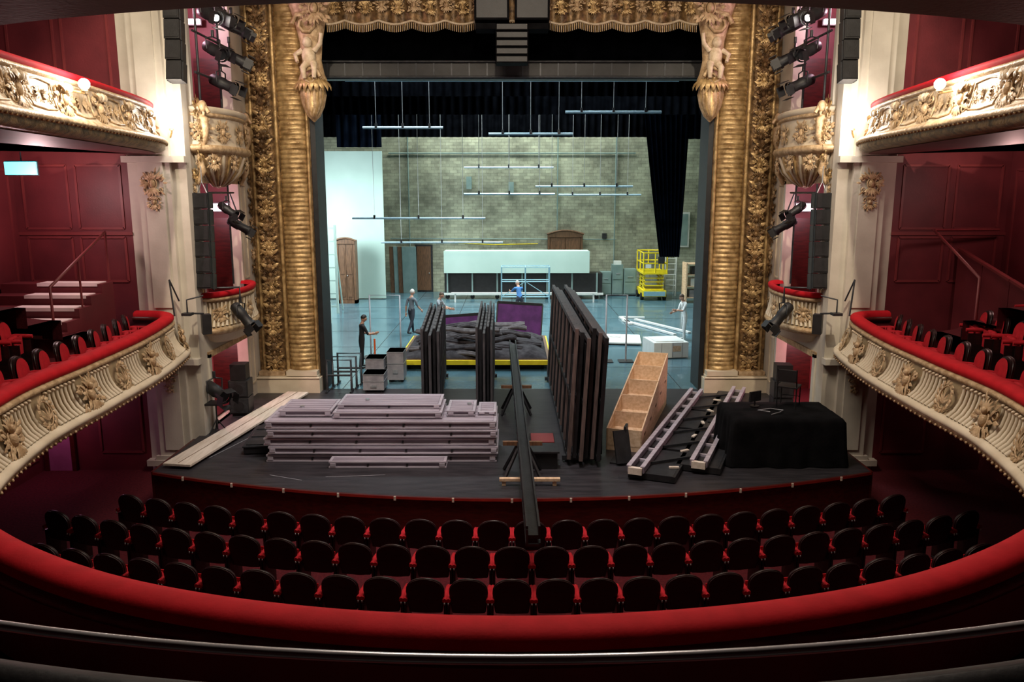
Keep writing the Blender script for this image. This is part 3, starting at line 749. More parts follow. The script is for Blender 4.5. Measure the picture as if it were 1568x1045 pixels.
def deck(mb,x0,x1,y0,y1,z0,h):
    mb.box(x0+.03,x1-.03,y0+.03,y1-.03,z0+.01,z0+h-.01,ALUD)
    for za,zb in ((z0+.003,z0+h*.24),(z0+h*.72,z0+h-.006)):
        mb.box(x0,x1,y0,y0+.06,za,zb,ALU); mb.box(x0,x1,y1-.06,y1,za,zb,ALU); mb.box(x0,x0+.06,y0+.06,y1-.06,za,zb,ALU); mb.box(x1-.06,x1,y0+.06,y1-.06,za,zb,ALU)
    n=5; dy=(y1-y0-.12)/n
    for i in range(n): mb.box(x0+.07,x1-.07,y0+.07+i*dy,y0+.06+(i+1)*dy-.02,z0+h-.02,z0+h,ALUT)
    for x in (x0+.09,x1-.09):
        mb.box(x-.06,x+.06,y0-.008,y0+.02,z0+h*.24,z0+h*.72,ALU)
    L=x1-x0
    for k in range(1,int(L/1.2)+1):
        x=x0+k*L/(int(L/1.2)+1); mb.cyl((x,y0-.006,z0+h*.48),(x,y0+.05,z0+h*.48),.025,BLACK,n=8)
mb=MB()
for i in range(5):
    o=[0,.06,-.04,.04,0][i]; deck(mb,-5.28+o,-.33+o*.5,16.45-.03*(i%2),17.75,i*.185,.172)
deck(mb,-3.85,-1.38,16.05,16.40,.0,.16)
deck(mb,-5.05,-3.9,16.75,17.75,.93,.14); deck(mb,-3.85,-1.5,16.6,17.75,.93,.14); deck(mb,-1.42,-.8,16.8,17.75,.93,.12); deck(mb,-.75,-.35,16.9,17.75,.93,.07)
deck(mb,-3.8,-1.55,16.85,17.8,1.075,.1)
for x,y,z in ((-3.2,17.2,1.18),(-4.6,17.0,1.08),(-.95,17.3,1.06)): mb.cyl((x,y,z-.01),(x,y,z+.03),.05,STEEL,n=8)
mb.build('aluminium_deck_stack',bevel=.004)
mb=MB(); d=(V((-6.1,22.2,0))-V((-7.02,16.0,0))); M=Rz(math.atan2(-d.x,d.y)); c=V((-6.56,19.1,.09))
mb.obox(c,(.62,d.length,.05),PALEW,M); mb.obox(c+V((0,0,-.05)),(.5,d.length-.3,.05),WOODB,M); mb.obox(c+M@V((.0,0,.028)),(.015,d.length-.1,.008),WOODB,M)
mb.build('long_plank',bevel=.006)
mb=MB(); M=Rz(.12); c=V((-5.72,17.75,.005))
mb.obox(c+V((0,0,.09)),(.6,1.6,.14),BLACK,M); mb.obox(c+V((0,0,.18)),(.64,1.64,.04),DGREY,M)
for y in (-.6,0,.6): mb.obox(c+M@V((0,y,.21)),(.5,.3,.03),BLACK,M)
for x in (-.25,.25):
    for y in (-.7,.7): mb.cyl(c+M@V((x,y,0)),c+M@V((x,y,.03)),.04,RUBBER,n=8)
mb.build('cable_crossing_case',bevel=.01)
mb=MB(); a=V((.02,24.9,.95)); b=V((.31,11.0,.74)); LB=13.9
mb.bar(a,b,.20,.06,BLACK)
for s_ in (-1,1):
    mb.bar(a+V((s_*.09,0,.09)),b+V((s_*.09,0,.09)),.03,.16,BLACK); mb.bar(a+V((s_*.09,0,-.12)),b+V((s_*.09,0,-.12)),.04,.06,DGREY)
for k in range(28):
    q=a.lerp(b,k/27); mb.bar(q+V((-.09,0,-.12)),q+V((.09,0,-.12)),.04,.04,DGREY); mb.bar(q+V((-.09,0,-.12)),q+V((-.09,0,.12)),.03,.03,DGREY)
for y in (15.6,20.4):
    t=(24.9-y)/LB; q=a.lerp(b,t)
    for s_ in (-1,1):
        mb.bar((q.x+s_*.08,y,.62),(q.x+s_*.38,y-.35,0.02),.05,.05,BLACK); mb.bar((q.x+s_*.08,y,.7),(q.x+s_*.38,y+.35,0.02),.05,.05,BLACK)
    mb.bar((q.x-.4,y,.7),(q.x+.4,y,.7),.08,.08,WOODB)
mb.build('long_black_beam')
mb=MB(); mb.box(-.25,.95,15.0,15.1,.10,.16,PLY); mb.box(.4,.95,16.0,16.5,.0,.36,BLACK); mb.box(.36,.99,15.95,16.55,.36,.40,DGREY); mb.box(-.2,-.12,15.02,15.08,0,.1,PLY); mb.box(.8,.88,15.02,15.08,0,.1,PLY)
mb.box(.4,.95,16.8,17.6,.0,.3,BLACK); mb.box(.42,.93,16.85,17.5,.3,.33,WALLR2)
mb.build('small_black_crates',bevel=.006)
# plywood compartment unit: sloping open-topped cells
mb=MB(); A=V((2.5,17.2,0));B=V((3.85,21.4,0)); d=(B-A).normalized(); s_=V((d.y,-d.x,0)); W=.80; L=(B-A).length; NB=5
def hz(t): return .50+.92*t
def slab(q,off,m=PLY):
    q2=[p+off for p in q]
    mb.add(q+q2,[(0,1,2,3),(7,6,5,4),(3,2,6,7),(0,4,5,1),(1,5,6,2),(0,3,7,4)],m)
UP=V((0,0,1)); dep=.40
for sd in (-1,1):
    o=s_*sd*W/2
    slab([A+o,B+o,B+o+UP*hz(1),A+o+UP*hz(0)],s_*(-sd)*.03)
slab([A-s_*W/2,A+s_*W/2,A+s_*W/2+UP*hz(0),A-s_*W/2+UP*hz(0)],d*.03)
slab([B-s_*W/2,B+s_*W/2,B+s_*W/2+UP*hz(1),B-s_*W/2+UP*hz(1)],-d*.03)
slab([A-s_*W/2+UP*(hz(0)-dep),A+s_*W/2+UP*(hz(0)-dep),B+s_*W/2+UP*(hz(1)-dep),B-s_*W/2+UP*(hz(1)-dep)],UP*.02)
for k in range(1,NB):
    t=k/NB; c=A.lerp(B,t); h=hz(t)
    slab([c-s_*W/2+UP*(h-dep),c+s_*W/2+UP*(h-dep),c+s_*W/2+UP*h-d*.05,c-s_*W/2+UP*h-d*.05],d*.028)
for k in range(5):   # hand slots in the visible flank
    c=A.lerp(B,(k+.5)/5)+s_*(W/2+.003)+UP*(hz((k+.5)/5)*.55); M=Matrix((d,s_,UP)).transposed(); mb.obox(c,(.22,.01,.05),WOODB,M)
mb.build('plywood_compartment_unit')
mb=MB(); mb.obox((2.35,16.35,.38),(.35,.05,.7),BLACK,Matrix.Rotation(.3,3,'Z')@Matrix.Rotation(-.35,3,'X')); mb.obox((2.45,16.6,.41),(.05,.3,.74),BLACK,Rz(-.3)); mb.obox((2.4,16.5,.02),(.5,.5,.04),BLACK,Rz(-.3)); mb.build('black_brace_bracket')
mb=MB()
a0,a1=V((2.35,15.4,0.003)),V((5.05,21.9,0.003)); b0,b1=V((3.7,15.75,0.003)),V((6.3,22.1,0.003))
dd=(a1-a0).normalized(); sd=V((dd.y,-dd.x,0))
for c0,c1,w in ((a0+sd*.45,a1+sd*.4,.95),(b0+sd*.1,b1+sd*.05,.95)):
    K=4
    for k in range(K):
        p=c0.lerp(c1,k/K+.01);q=c0.lerp(c1,(k+1)/K-.01); mb.bar(p+V((0,0,.08)),q+V((0,0,.08)),w,.12,BLACK); mb.bar(p+V((0,0,.142)),q+V((0,0,.142)),w-.1,.01,DGREY)
for p,q in ((a0,a1),(b0,b1)):
    for o in (0,.28):
        mb.bar(p+sd*o+V((0,0,.22)),q+sd*o+V((0,0,.22)),.07,.12,ALUD)
        mb.bar(p+sd*o+V((0,0,.29)),q+sd*o+V((0,0,.29)),.09,.02,ALU)
    K=9
    for k in range(K+1):
        c=p.lerp(q,k/K); mb.bar(c+V((0,0,.17)),c+sd*.28+V((0,0,.17)),.07,.05,ALU)
    mb.bar(p+V((0,0,.2)),p+sd*.28+V((0,0,.2)),.1,.14,PALEW)
for k in range(6):
    c=a0.lerp(a1,(k+.5)/6); e=b0.lerp(b1,(k+.5)/6); mb.bar(c+sd*.28+V((0,0,.19)),e+V((0,0,.19)),.05,.05,DGREY)
    mb.obox(c+sd*.8+V((0,0,.17)),(.2,.07,.03),PALEW,Rz(.5*k))
mb.build('metal_track_ladder')
mb=MB(); cx_,cy_=5.82,16.85; wx,wy,zt_=1.16,.72,1.05
def cloth(a,b):
    th=2*pi*a
    c,s=math.cos(th),math.sin(th); k=1/max(abs(c),abs(s)); px,py=c*k,s*k
    if b<.3: f=b/.3; return V((cx_+wx*px*f,cy_+wy*py*f,zt_+.015*noise.noise(V((px*f*3,py*f*3,0)))))
    f=(b-.3)/.7; fl=1+.05*f+.035*f*math.sin(a*2*pi*17)+.04*f*math.sin(a*2*pi*7)
    return V((cx_+wx*px*fl,cy_+wy*py*(fl+.06*f),zt_-f*(zt_-.02)))
mb.grid(cloth,200,14,BLACKC)
mb.build('cloth_covered_table')
def chair(name,loc,rz,z=0,m=BLACK):
    mb=MB()
    for x in (-.2,.2):
        mb.tube([(x,-.2,0),(x,-.19,.45)],.015,m,6); mb.tube([(x,.22,0),(x,.2,.45),(x,.27,.88)],.015,m,6)
    mb.box(-.22,.22,-.22,.22,.44,.475,m); mb.box(-.2,.2,.235,.27,.6,.86,m); mb.tube([(-.2,-.19,.2),(.2,-.19,.2)],.01,m,5)
    return mb.build(name,loc=(loc[0],loc[1],z),rot=(0,0,rz),bevel=.005)
chair('stacking_chair',(6.1,17.15),2.6,1.065)
mb=MB(); mb.box(-.16,.16,-.02,.02,.12,.34,DGREY); mb.cyl((0,0,.0),(0,0,.02),.1,BLACK); mb.cyl((0,0,.02),(0,0,.14),.015,BLACK); mb.build('desk_monitor',loc=(5.35,17.1,1.065),rot=(0,0,.5))
mb=MB(); mb.tube([(0,0,0),(.2,.1,.02),(.35,.3,.01),(.1,.4,.02),(-.2,.3,.01),(0,.1,.03)],.012,GREYC,5); mb.build('coiled_cable',loc=(5.5,16.4,1.075))
mb=MB()
for x,y,h,w in ((-4.4,23.5,.8,.55),(-3.8,23.8,.95,.5),(-4.3,22.5,.55,.6)):
    mb.box(x,x+w,y,y+.7,.08,h,GREYC); mb.box(x-.01,x+w+.01,y-.01,y+.71,h*.6,h*.63,STEEL); mb.box(x-.01,x+w+.01,y-.01,y+.71,h-.03,h,STEEL)
    for cx2 in (x+.08,x+w-.08): mb.cyl((cx2,y+.1,.0),(cx2,y+.1,.09),.04,RUBBER,n=8); mb.cyl((cx2,y+.6,.0),(cx2,y+.6,.09),.04,RUBBER,n=8)
    mb.box(x+w*.35,x+w*.65,y-.03,y,h*.3,h*.42,STEEL)
mb.build('flight_cases')
mb=MB()
for j in range(3):
    y=22.9+.5*j-.3; x=-5.35+.05*j
    mb.tube([(x,y,0.03),(x,y,.95),(x+.7,y,.95),(x+.7,y,0.03)],.035,DGREY,6); mb.tube([(x,y,.5),(x+.7,y,.5)],.03,DGREY,6)
    mb.tube([(x,y-.2,.03),(x,y+.25,.03)],.03,DGREY,6); mb.tube([(x+.7,y-.2,.03),(x+.7,y+.25,.03)],.03,DGREY,6)
mb.build('steel_guard_frames')
def goal(x0,x1,y,z,name):
    mb=MB(); mb.tube([(x0,y,0),(x0,y,z),(x1,y,z),(x1,y,0)],.03,GREYC,6)
    for x in (x0,x1): mb.box(x-.25,x+.25,y-.25,y+.25,0,.03,DGREY)
    mb.build(name)
goal(-4.95,-3.9,27.6,2.2,'steel_goalpost_frame'); goal(3.2,3.9,26.9,2.3,'steel_goalpost_frame')
mb=MB(); mb.tube([(0,0,.02),(0,0,1.1)],.03,ORNG,8); mb.cyl((0,0,0),(0,0,.04),.16,RUBBER,n=12); mb.build('orange_marker_post',loc=(-4.4,25.2,0))
mb=MB()
for i in range(2):
    mb.tube([(-9.2+i*1.2,34,.03),(-9.2+i*1.2,34,1.0),(-9.2+i*1.2,35,1.0),(-9.2+i*1.2,35,.03)],.03,PALEA,6)
mb.tube([(-9.2,34,1),(-8.,34,1)],.03,PALEA,6); mb.tube([(-9.2,35,1),(-8.,35,1)],.03,PALEA,6); mb.box(-9.2,-8.,34,35,.5,.54,WHITE); mb.build('white_cart')
mb=MB(); M=Rz(-.12); mb.obox((4.3,30.7,.09),(1.4,1.8,.06),WHITE,M); mb.obox((4.3,30.7,.03),(1.2,1.5,.06),GREYC,M); mb.obox((3.9,31.2,.14),(.8,.5,.04),WHITE,M); mb.build('white_panel',bevel=.01)
mb=MB(); M=Rz(.15); c=V((5.45,28.0,0))
mb.obox(c+V((0,0,.3)),(1.25,1.3,.54),WHITE,M)
for x in (-.35,.05,.4): mb.obox(c+M@V((x,-.655,.3)),(.02,.01,.5),GREYC,M)
mb.obox(c+V((0,0,.02)),(1.15,1.2,.04),WOODB,M); mb.obox(c+M@V((0,0,.585)),(1.0,1.0,.03),WHITE,M); mb.obox(c+M@V((.2,-.66,.35)),(.3,.01,.2),PLY,M)
mb.build('white_crate',bevel=.01)
mb=MB()
for p,q in (((5.0,35.6,0),(6.6,31.9,0)),((5.0,36.6,0),(6.1,36.4,0)),((5.6,35.9,0),(7.3,32.4,0)),((5.0,36.6,0),(5.2,34.6,0))):
    mb.bar(V(p)+V((0,0,.05)),V(q)+V((0,0,.05)),.16,.07,WHITE)
mb.build('white_timber_frame')

# ------------------------------------------------------------------ speakers & lights
def linearray(n,w,h,dpt,curve=0):
    mb=MB(); a=0
    for i in range(n):
        M=Matrix.Rotation(-a,3,'X')
        c=V((0,-.02*i*curve,-h*i-h/2))
        mb.obox(c,(w,dpt,h*.94),BLACK,M); mb.obox(c+M@V((0,-dpt/2-.008,0)),(w*.9,.015,h*.8),BLACK,M)
        for s_ in (-1,1): mb.obox(c+M@V((s_*w*.51,0,0)),(.02,dpt*.5,h*.98),DGREY,M)
        a+=.03*curve
    mb.tube([(-w*.3,0,0),(0,0,.25),(w*.3,0,0)],.015,STEEL,5); mb.tube([(0,0,.25),(0,0,.6)],.012,STEEL,4)
    return mb
o=linearray(6,.34,.37,.34,1).build('line_array_speaker',loc=(-7.13,18.75,5.7)); inst(o,'line_array_speaker',(7.13,18.75,5.7))
o=linearray(7,.32,.42,.32,1).build('line_array_speaker',loc=(-7.13,17.9,10.95)); inst(o,'line_array_speaker',(7.13,17.9,10.95))
mb=MB()
for x in (-.52,.52):
    for z in (10.35,10.95): mb.box(x-.45,x+.45,21.7,22.4,z-.28,z+.28,BLACKC); mb.box(x-.4,x+.4,21.68,21.7,z-.24,z+.24,BLACK)
mb.box(-1.,1.,21.8,22.3,11.25,11.35,DGREY); mb.box(-.95,.95,21.75,22.35,9.85,10.0,BLACKC)
for j in range(5): mb.box(-.42,.42,21.75,22.3,9.82-j*.2,10.0-j*.2,BLACKC); mb.box(-.4,.4,21.73,21.75,9.84-j*.2,9.98-j*.2,BLACK)
mb.tube([(-.8,22,11.3),(-.8,22,13.4)],.02,STEEL,5); mb.tube([(.8,22,11.3),(.8,22,13.4)],.02,STEEL,5)
mb.build('centre_speaker_cluster',bevel=.01)
def fixture(mb,p,d,S=1.,lit=None):
    """theatre spotlight pointing along d"""
    p=V(p);d=V(d).normalized(); up=V((0,0,1)); x=d.cross(up).normalized(); z=x.cross(d)
    mb.tube([p-d*.26*S,p-d*.22*S,p+d*.05*S,p+d*.08*S,p+d*.28*S],[.07*S,.11*S,.12*S,.10*S,.11*S],BLACK,12)
    mb.tube([p+d*.27*S,p+d*.32*S],[.13*S,.14*S],BLACK,12,cap=False)
    mb.tube([p+d*.275*S,p+d*.285*S],[.06*S,.06*S] if lit else [.1*S,.1*S],lit or DGREY,12)
    mb.tube([p+x*.15*S,p+x*.16*S+up*.2*S,p+up*.24*S,p-x*.16*S+up*.2*S,p-x*.15*S],.015*S,DGREY,5)
    mb.cyl(p+up*.24*S,p+up*.36*S,.03*S,DGREY)
    for k,(a,b) in enumerate(((x,z),(-x,z),(z,x),(-z,x))):
        c=p+d*.4*S+a*.17*S; M=Matrix((b,d,a)).transposed(); mb.obox(c,(.2*S,.16*S,.01),BLACK,M)
def side_rig():
    mb=MB()
    for y in (19.2,20.6): mb.tube([(-7.2,y,7.72),(-7.2,y,11.3)],.03,DGREY,6)
    for z in (8.4,9.3,10.2): mb.tube([(-7.2,19.0,z),(-7.2,21.3,z)],.03,DGREY,6)
    for y,z,d,l in ((19.5,9.75,(.8,-.6,-.4),LAMPW),(20.3,9.9,(.9,-.2,-.5),None),(19.7,9.0,(.9,-.6,-.5),None),(20.8,9.05,(1,.3,-.5),None),(20.1,8.3,(.9,-.2,-.4),None),(21.1,9.8,(1,.1,-.5),None),(19.3,10.7,(.9,-.3,-.4),None)):
        fixture(mb,(-7.0,y,z),d,1.2,l)
    return mb
both(side_rig(),'box_lighting_rig')
def low_rig():
    mb=MB()
    mb.tube([(-7.15,19.1,3.4),(-7.15,19.1,5.9)],.025,DGREY,6); mb.tube([(-7.15,20.5,3.4),(-7.15,20.5,5.9)],.025,DGREY,6)
    mb.tube([(-7.15,19.1,3.45),(-6.6,19.3,3.45),(-6.6,19.3,3.15)],.025,DGREY,6); fixture(mb,(-6.6,19.3,2.8),(.5,-.1,-.6),1.15)
    fixture(mb,(-7.0,20.6,4.9),(.8,.2,-.5),1.0); fixture(mb,(-7.0,19.9,5.3),(.8,-.2,-.5),.9); mb.tube([(-7.15,19.1,5.7),(-7.15,20.9,5.7)],.025,DGREY,6)
    mb.tube([(-7.0,20.6,5.25),(-7.15,20.6,5.7)],.02,DGREY,5)
    return mb
both(low_rig(),'box_side_lights')
def tripod_light(loc,mir):
    mb=MB(); mb.tube([(0,0,.1),(0,0,.75)],.02,DGREY,6)
    for k in range(3): a=2*pi*k/3; mb.tube([(0,0,.35),(.25*math.cos(a),.25*math.sin(a),0.02)],.015,DGREY,5)
    fixture(mb,(0,0,1.05),(mir*.7,-.5,-.25),1.3); mb.box(-.2,.2,-.2,.2,.72,.76,BLACK)
    mb.build('floor_spotlight',loc=loc)
tripod_light((-7.1,18.6,0),1)
mb=MB()
for z in (0.05,.5): mb.box(-.25,.25,-.25,.25,z,z+.43,BLACK); mb.box(-.22,.22,-.27,-.25,z+.03,z+.4,DGREY); mb.cyl((0,-.275,z+.2),(0,-.265,z+.2),.14,BLACK,n=14)
mb.box(-.2,.2,-.2,.2,.93,1.35,BLACK); mb.box(-.2,.2,-.2,.2,0,.05,RUBBER)
o=mb.build('stage_monitor_speaker',loc=(-7.07,20.3,0.005),rot=(0,0,.05),bevel=.01); inst(o,'stage_monitor_speaker',(7.0,20.2,0.005),-.1)
def nose():
    mb=MB()
    mb.tube([(-7.25,17.7,3.05),(-7.25,17.7,3.35),(-6.95,17.9,3.42)],.02,DGREY,6); mb.tube([(-7.5,17.6,3.0),(-7.6,17.7,3.8)],.02,DGREY,6); mb.tube([(-7.6,17.7,3.8),(-7.5,17.9,3.3)],.02,DGREY,6)
    mb.obox((-6.98,18.05,2.75),(.2,.24,.45),BLACK,Rz(.5)); mb.tube([(-7.25,17.7,3.05),(-7.0,17.98,3.0)],.02,DGREY,6); mb.box(-7.35,-7.15,17.6,17.8,3.0,3.06,DGREY)
    return mb
both(nose(),'balcony_end_speaker')

def globe(loc,power,r,col=(1,.9,.8),rad=.12,arm=None):
    mb=MB(); mb.blob((0,0,0),rad,LAMPW,None,16,10)
    if arm is not None:
        mb.tube([(0,0,-rad*.9),(0,0,-rad*1.6),arm],.02,GOLD,6); mb.cyl((0,0,-rad*1.3),(0,0,-rad*.85),.05,GOLD)
    mb.build('globe_lamp',loc=loc)
    L=bpy.data.lights.new('lamp','POINT'); L.energy=power; L.color=col; L.shadow_soft_size=.1
    lo=bpy.data.objects.new('globe_lamp_light',L); lo.location=(loc[0]*(1-.035),loc[1]-.25,loc[2]+.12); sc.collection.objects.link(lo)
for s_ in (-1,1):
    globe((s_*7.40,17.95,7.2),90,0,arm=(s_*.12,.2,-.3),rad=.13)
    globe((s_*6.72,13.1,7.38),100,0,rad=.085,arm=(s_*.22,0,-.1))
def area(name,loc,size,power,col,target=None,sy=None,spread=None):
    L=bpy.data.lights.new(name,'AREA'); L.energy=power; L.color=col; L.size=size
    if sy: L.shape='RECTANGLE'; L.size_y=sy
    if spread: L.spread=spread
    o=bpy.data.objects.new(name,L); o.location=loc; sc.collection.objects.link(o)
    d=V(target)-V(loc) if target else V((0,0,-1)); o.rotation_euler=d.to_track_quat('-Z','Y').to_euler(); return o
def point(name,loc,power,col,r=.15):
    L=bpy.data.lights.new(name,'POINT'); L.energy=power; L.color=col; L.shadow_soft_size=r
    o=bpy.data.objects.new(name,L); o.location=loc; sc.collection.objects.link(o)
def spot(name,loc,target,power,col,ang=50,r=.15,blend=.5):
    L=bpy.data.lights.new(name,'SPOT'); L.energy=power; L.color=col; L.spot_size=math.radians(ang); L.spot_blend=blend; L.shadow_soft_size=r
    o=bpy.data.objects.new(name,L); o.location=loc; sc.collection.objects.link(o); o.rotation_euler=(V(target)-V(loc)).to_track_quat('-Z','Y').to_euler()
for s_ in (-1,1):
    mb=MB(); mb.box(-.22,.22,-.05,.05,-.1,.1,LAMPP); mb.box(-.25,.25,.05,.09,-.13,.13,BLACK)
    mb.build('fluorescent_box_lamp',loc=(s_*8.15,22.6,5.3))
    mb=MB(); mb.box(-.25,.25,-.05,.05,-.06,.06,LAMPP); mb.box(-.28,.28,.05,.09,-.09,.09,BLACK); mb.build('fluorescent_box_lamp',loc=(s_*8.6,22.6,10.2))
    point('box_light',(s_*8.6,20.9,5.3),120,(1,.55,.65)); point('box_light',(s_*8.6,20.9,10.2),220,(1,.6,.75)); point('box_light',(s_*8.7,20.9,1.5),130,(1,.45,.5))
point('stair_light',(-9.6,16.6,5.7),120,(1,.66,.66))
point('balcony_side_fill',(9.8,16.0,5.8),60,(1,.6,.55))  # added fill to brighten the side seats, no fixture here
point('stall_door_light',(-10.6,17.4,1.0),30,(.95,.45,.75))
mb=MB(); mb.box(-.32,.32,-.03,.03,-.13,.13,SIGN); mb.box(-.34,.34,.03,.06,-.15,.15,DGREY); mb.tube([(0,.04,.13),(0,.04,.33)],.015,DGREY,5); mb.build('exit_sign',loc=(-10.2,17.0,6.2))
mb=MB(); mb.box(-11.05,-10.5,YE-.06,YE-.01,-.85,.95,PURPD); mb.box(-11.15,-11.05,YE-.1,YE-.01,-.85,1.05,MAHOG); mb.box(-10.5,-10.4,YE-.1,YE-.01,-.85,1.05,MAHOG); mb.box(-11.15,-10.4,YE-.1,YE-.01,.95,1.07,MAHOG); mb.blob((-10.6,YE-.1,.1),.04,STEEL); mb.build('door_2')
mb=MB()
for i in range(5):
    y0=15.3+i*.5; zt=2.95+i*.2
    mb.box(-11.1,-8.9,y0,y0+.5,2.2,zt,WALLR)
    mb.box(-10.3,-9.0,y0+.02,y0+.40,zt,zt+.02,PINKW); mb.box(-10.3,-9.0,y0-.012,y0,zt-.05,zt+.02,PINKW)
mb.tube([(-8.93,15.4,2.9),(-8.93,15.4,3.9),(-8.93,17.7,4.85),(-8.93,17.7,3.8)],.03,WALLR2,6); mb.tube([(-8.93,16.5,3.3),(-8.93,16.5,4.35)],.025,WALLR2,6)
mb.build('balcony_steps')
mb=MB(); mb.tube([(8.9,15.2,3.3),(8.9,15.2,4.1),(9.2,17.6,4.9),(10.8,17.9,4.9)],.03,WALLR2,6); mb.box(8.9,8.94,15.2,15.24,2.9,3.4,WALLR2); mb.build('side_handrail')
# raking half-height partition panels behind the side seats
mb=MB()
for y0,z in ((15.2,3.7),(16.2,3.95),(17.2,4.2)):
    q=[(10.1,y0,2.5),(10.1,y0+.98,2.5),(10.1,y0+.98,z+.25),(10.1,y0,z)]; q2=[(10.16,y,zz) for _,y,zz in q]
    mb.add(q+q2,[(0,1,2,3),(7,6,5,4),(3,2,6,7),(0,4,5,1),(1,5,6,2),(0,3,7,4)],WALLR)
    mb.bar((10.13,y0,z),(10.13,y0+.98,z+.25),.1,.05,WALLR2)
mb.build('raked_partition')

# ------------------------------------------------------------------ seats
def seat_mesh():
    mb=MB()
    def backsurf(off,sx,top,m,flip):
        n=14
        pts=[]
        for i in range(n+1):
            a=pi*i/n; pts.append((-sx*math.cos(a),top-.24+.24*math.sin(a)**.8))
        vs=[]
        for x,z in pts:
            vs.append((x,off(x,z),z)); vs.append((x*.86,off(x*.86,.42),.42))
        fs=[(2*i,2*i+1,2*i+3,2*i+2) for i in range(n)]
        if flip: fs=[tuple(reversed(f)) for f in fs]
        mb.add(vs,fs,m,True)
    yb=lambda x,z: -.20-.13*(z-.42)+.35*x*x
    yf=lambda x,z: -.14-.11*(z-.42)+.35*x*x
    backsurf(yb,.275,.98,SEATW,False); backsurf(lambda x,z:yf(x,z)+.03,.255,.95,SEATR,True); backsurf(yf,.275,.98,SEATW,True)
    n=14
    P=[(-.275*math.cos(pi*i/n),.74+.24*math.sin(pi*i/n)**.8) for i in range(n+1)]
    P=[(-.236,.42)]+P+[(.236,.42)]
    vs=[]
    for x,z in P: vs += [(x,yb(x,z),z),(x,yf(x,z),z)]
    mb.add(vs,[(2*i,2*i+2,2*i+3,2*i+1) for i in range(len(P)-1)],SEATW,True)
    mb.tube([(x,yb(x,z)+.03,z+.002) for x,z in P],.012,SEATW,6)
    mb.blob((0,-.03,.52),(.23,.075,.2),SEATR,None,12,8,lambda q:V((max(-.9,min(.9,q.x*1.15)),q.y,max(-.9,min(.9,q.z*1.15)))))
    mb.box(-.21,.21,.045,.06,.36,.68,SEATR)
    for s_ in (-1,1):
        mb.box(s_*.29-.018,s_*.29+.018,-.22,.16,.0,.58,SEATW)
        mb.tube([(s_*.29,-.25,.64),(s_*.29,-.05,.655),(s_*.29,.2,.64)],[.036,.04,.035],SEATR,7)
        mb.blob((s_*.29,-.265,.60),(.012,.012,.022),STEEL,None,6,4)
        mb.box(s_*.29-.03,s_*.29+.03,-.2,.14,0,.03,BLACK)
    return mb
proto=None; SP=.63
def put_seat(loc,rz):
    global proto
    if proto is None:
        proto=seat_mesh().build('theatre_seat',loc=loc,rot=(0,0,rz))
    else: inst(proto,'theatre_seat',loc,rz)
for Yc,n,dz in ((13.25,24,-.85),(12.15,27,-.82),(11.0,27,-.79),(9.9,26,-.76),(8.8,24,-.73)):
    R=21.7+13.3-Yc
    for i in range(n):
        s=(i-(n-1)/2)*SP; a=s/R
        x=R*math.sin(a); y=Yc+R-R*math.cos(a)
        put_seat((x,y,dz),math.atan2(x,R-(y-Yc)))
mb=MB(); mb.box(-9.6,9.6,7.9,9.45,-.85,-.73,CARPET); mb.box(-9.6,9.6,9.45,10.5,-.85,-.76,CARPET); mb.build('floor_stalls_riser')
for s0,row in ((.60,0),(1.58,1),(2.55,2)):
    q=1.7
    while q<11.5:
        p,t,n=R1.at(q); c=p-n*s0
        skip = (row>0 and q<3.4)
        if not skip:
            for mir in (1,-1):
                nx=n.x*mir; d=V((nx,n.y,0))
                d=(d+V((0,.22,0))).normalized()
                if mir==-1 or not(row>=1 and q<4.4): put_seat((c.x*mir,c.y,2.15+.38*row),math.atan2(-d.x,d.y))
        q+=.66
# ------------------------------------------------------------------ foreground rail
mb=MB()
def arc(R,z,y0,n=40,half=3.4):
    return [(x,y0+ x*x/(2*R),z) for x in [(-half+2*half*i/n) for i in range(n+1)]]
mb.tube(arc(6.5,4.44,2.0),.015,RAILM,8)
mb.tube(arc(6.5,4.34,1.86),.075,BLACK,10)
pts=arc(6.5,4.3,1.95)
vs=[]
for x,y,z in pts: vs+=[(x,y,z),(x,y,3.2)]
mb.add(vs,[(2*i,2*i+1,2*i+3,2*i+2) for i in range(len(pts)-1)],MAHOG)
mb.build('foreground_handrail')

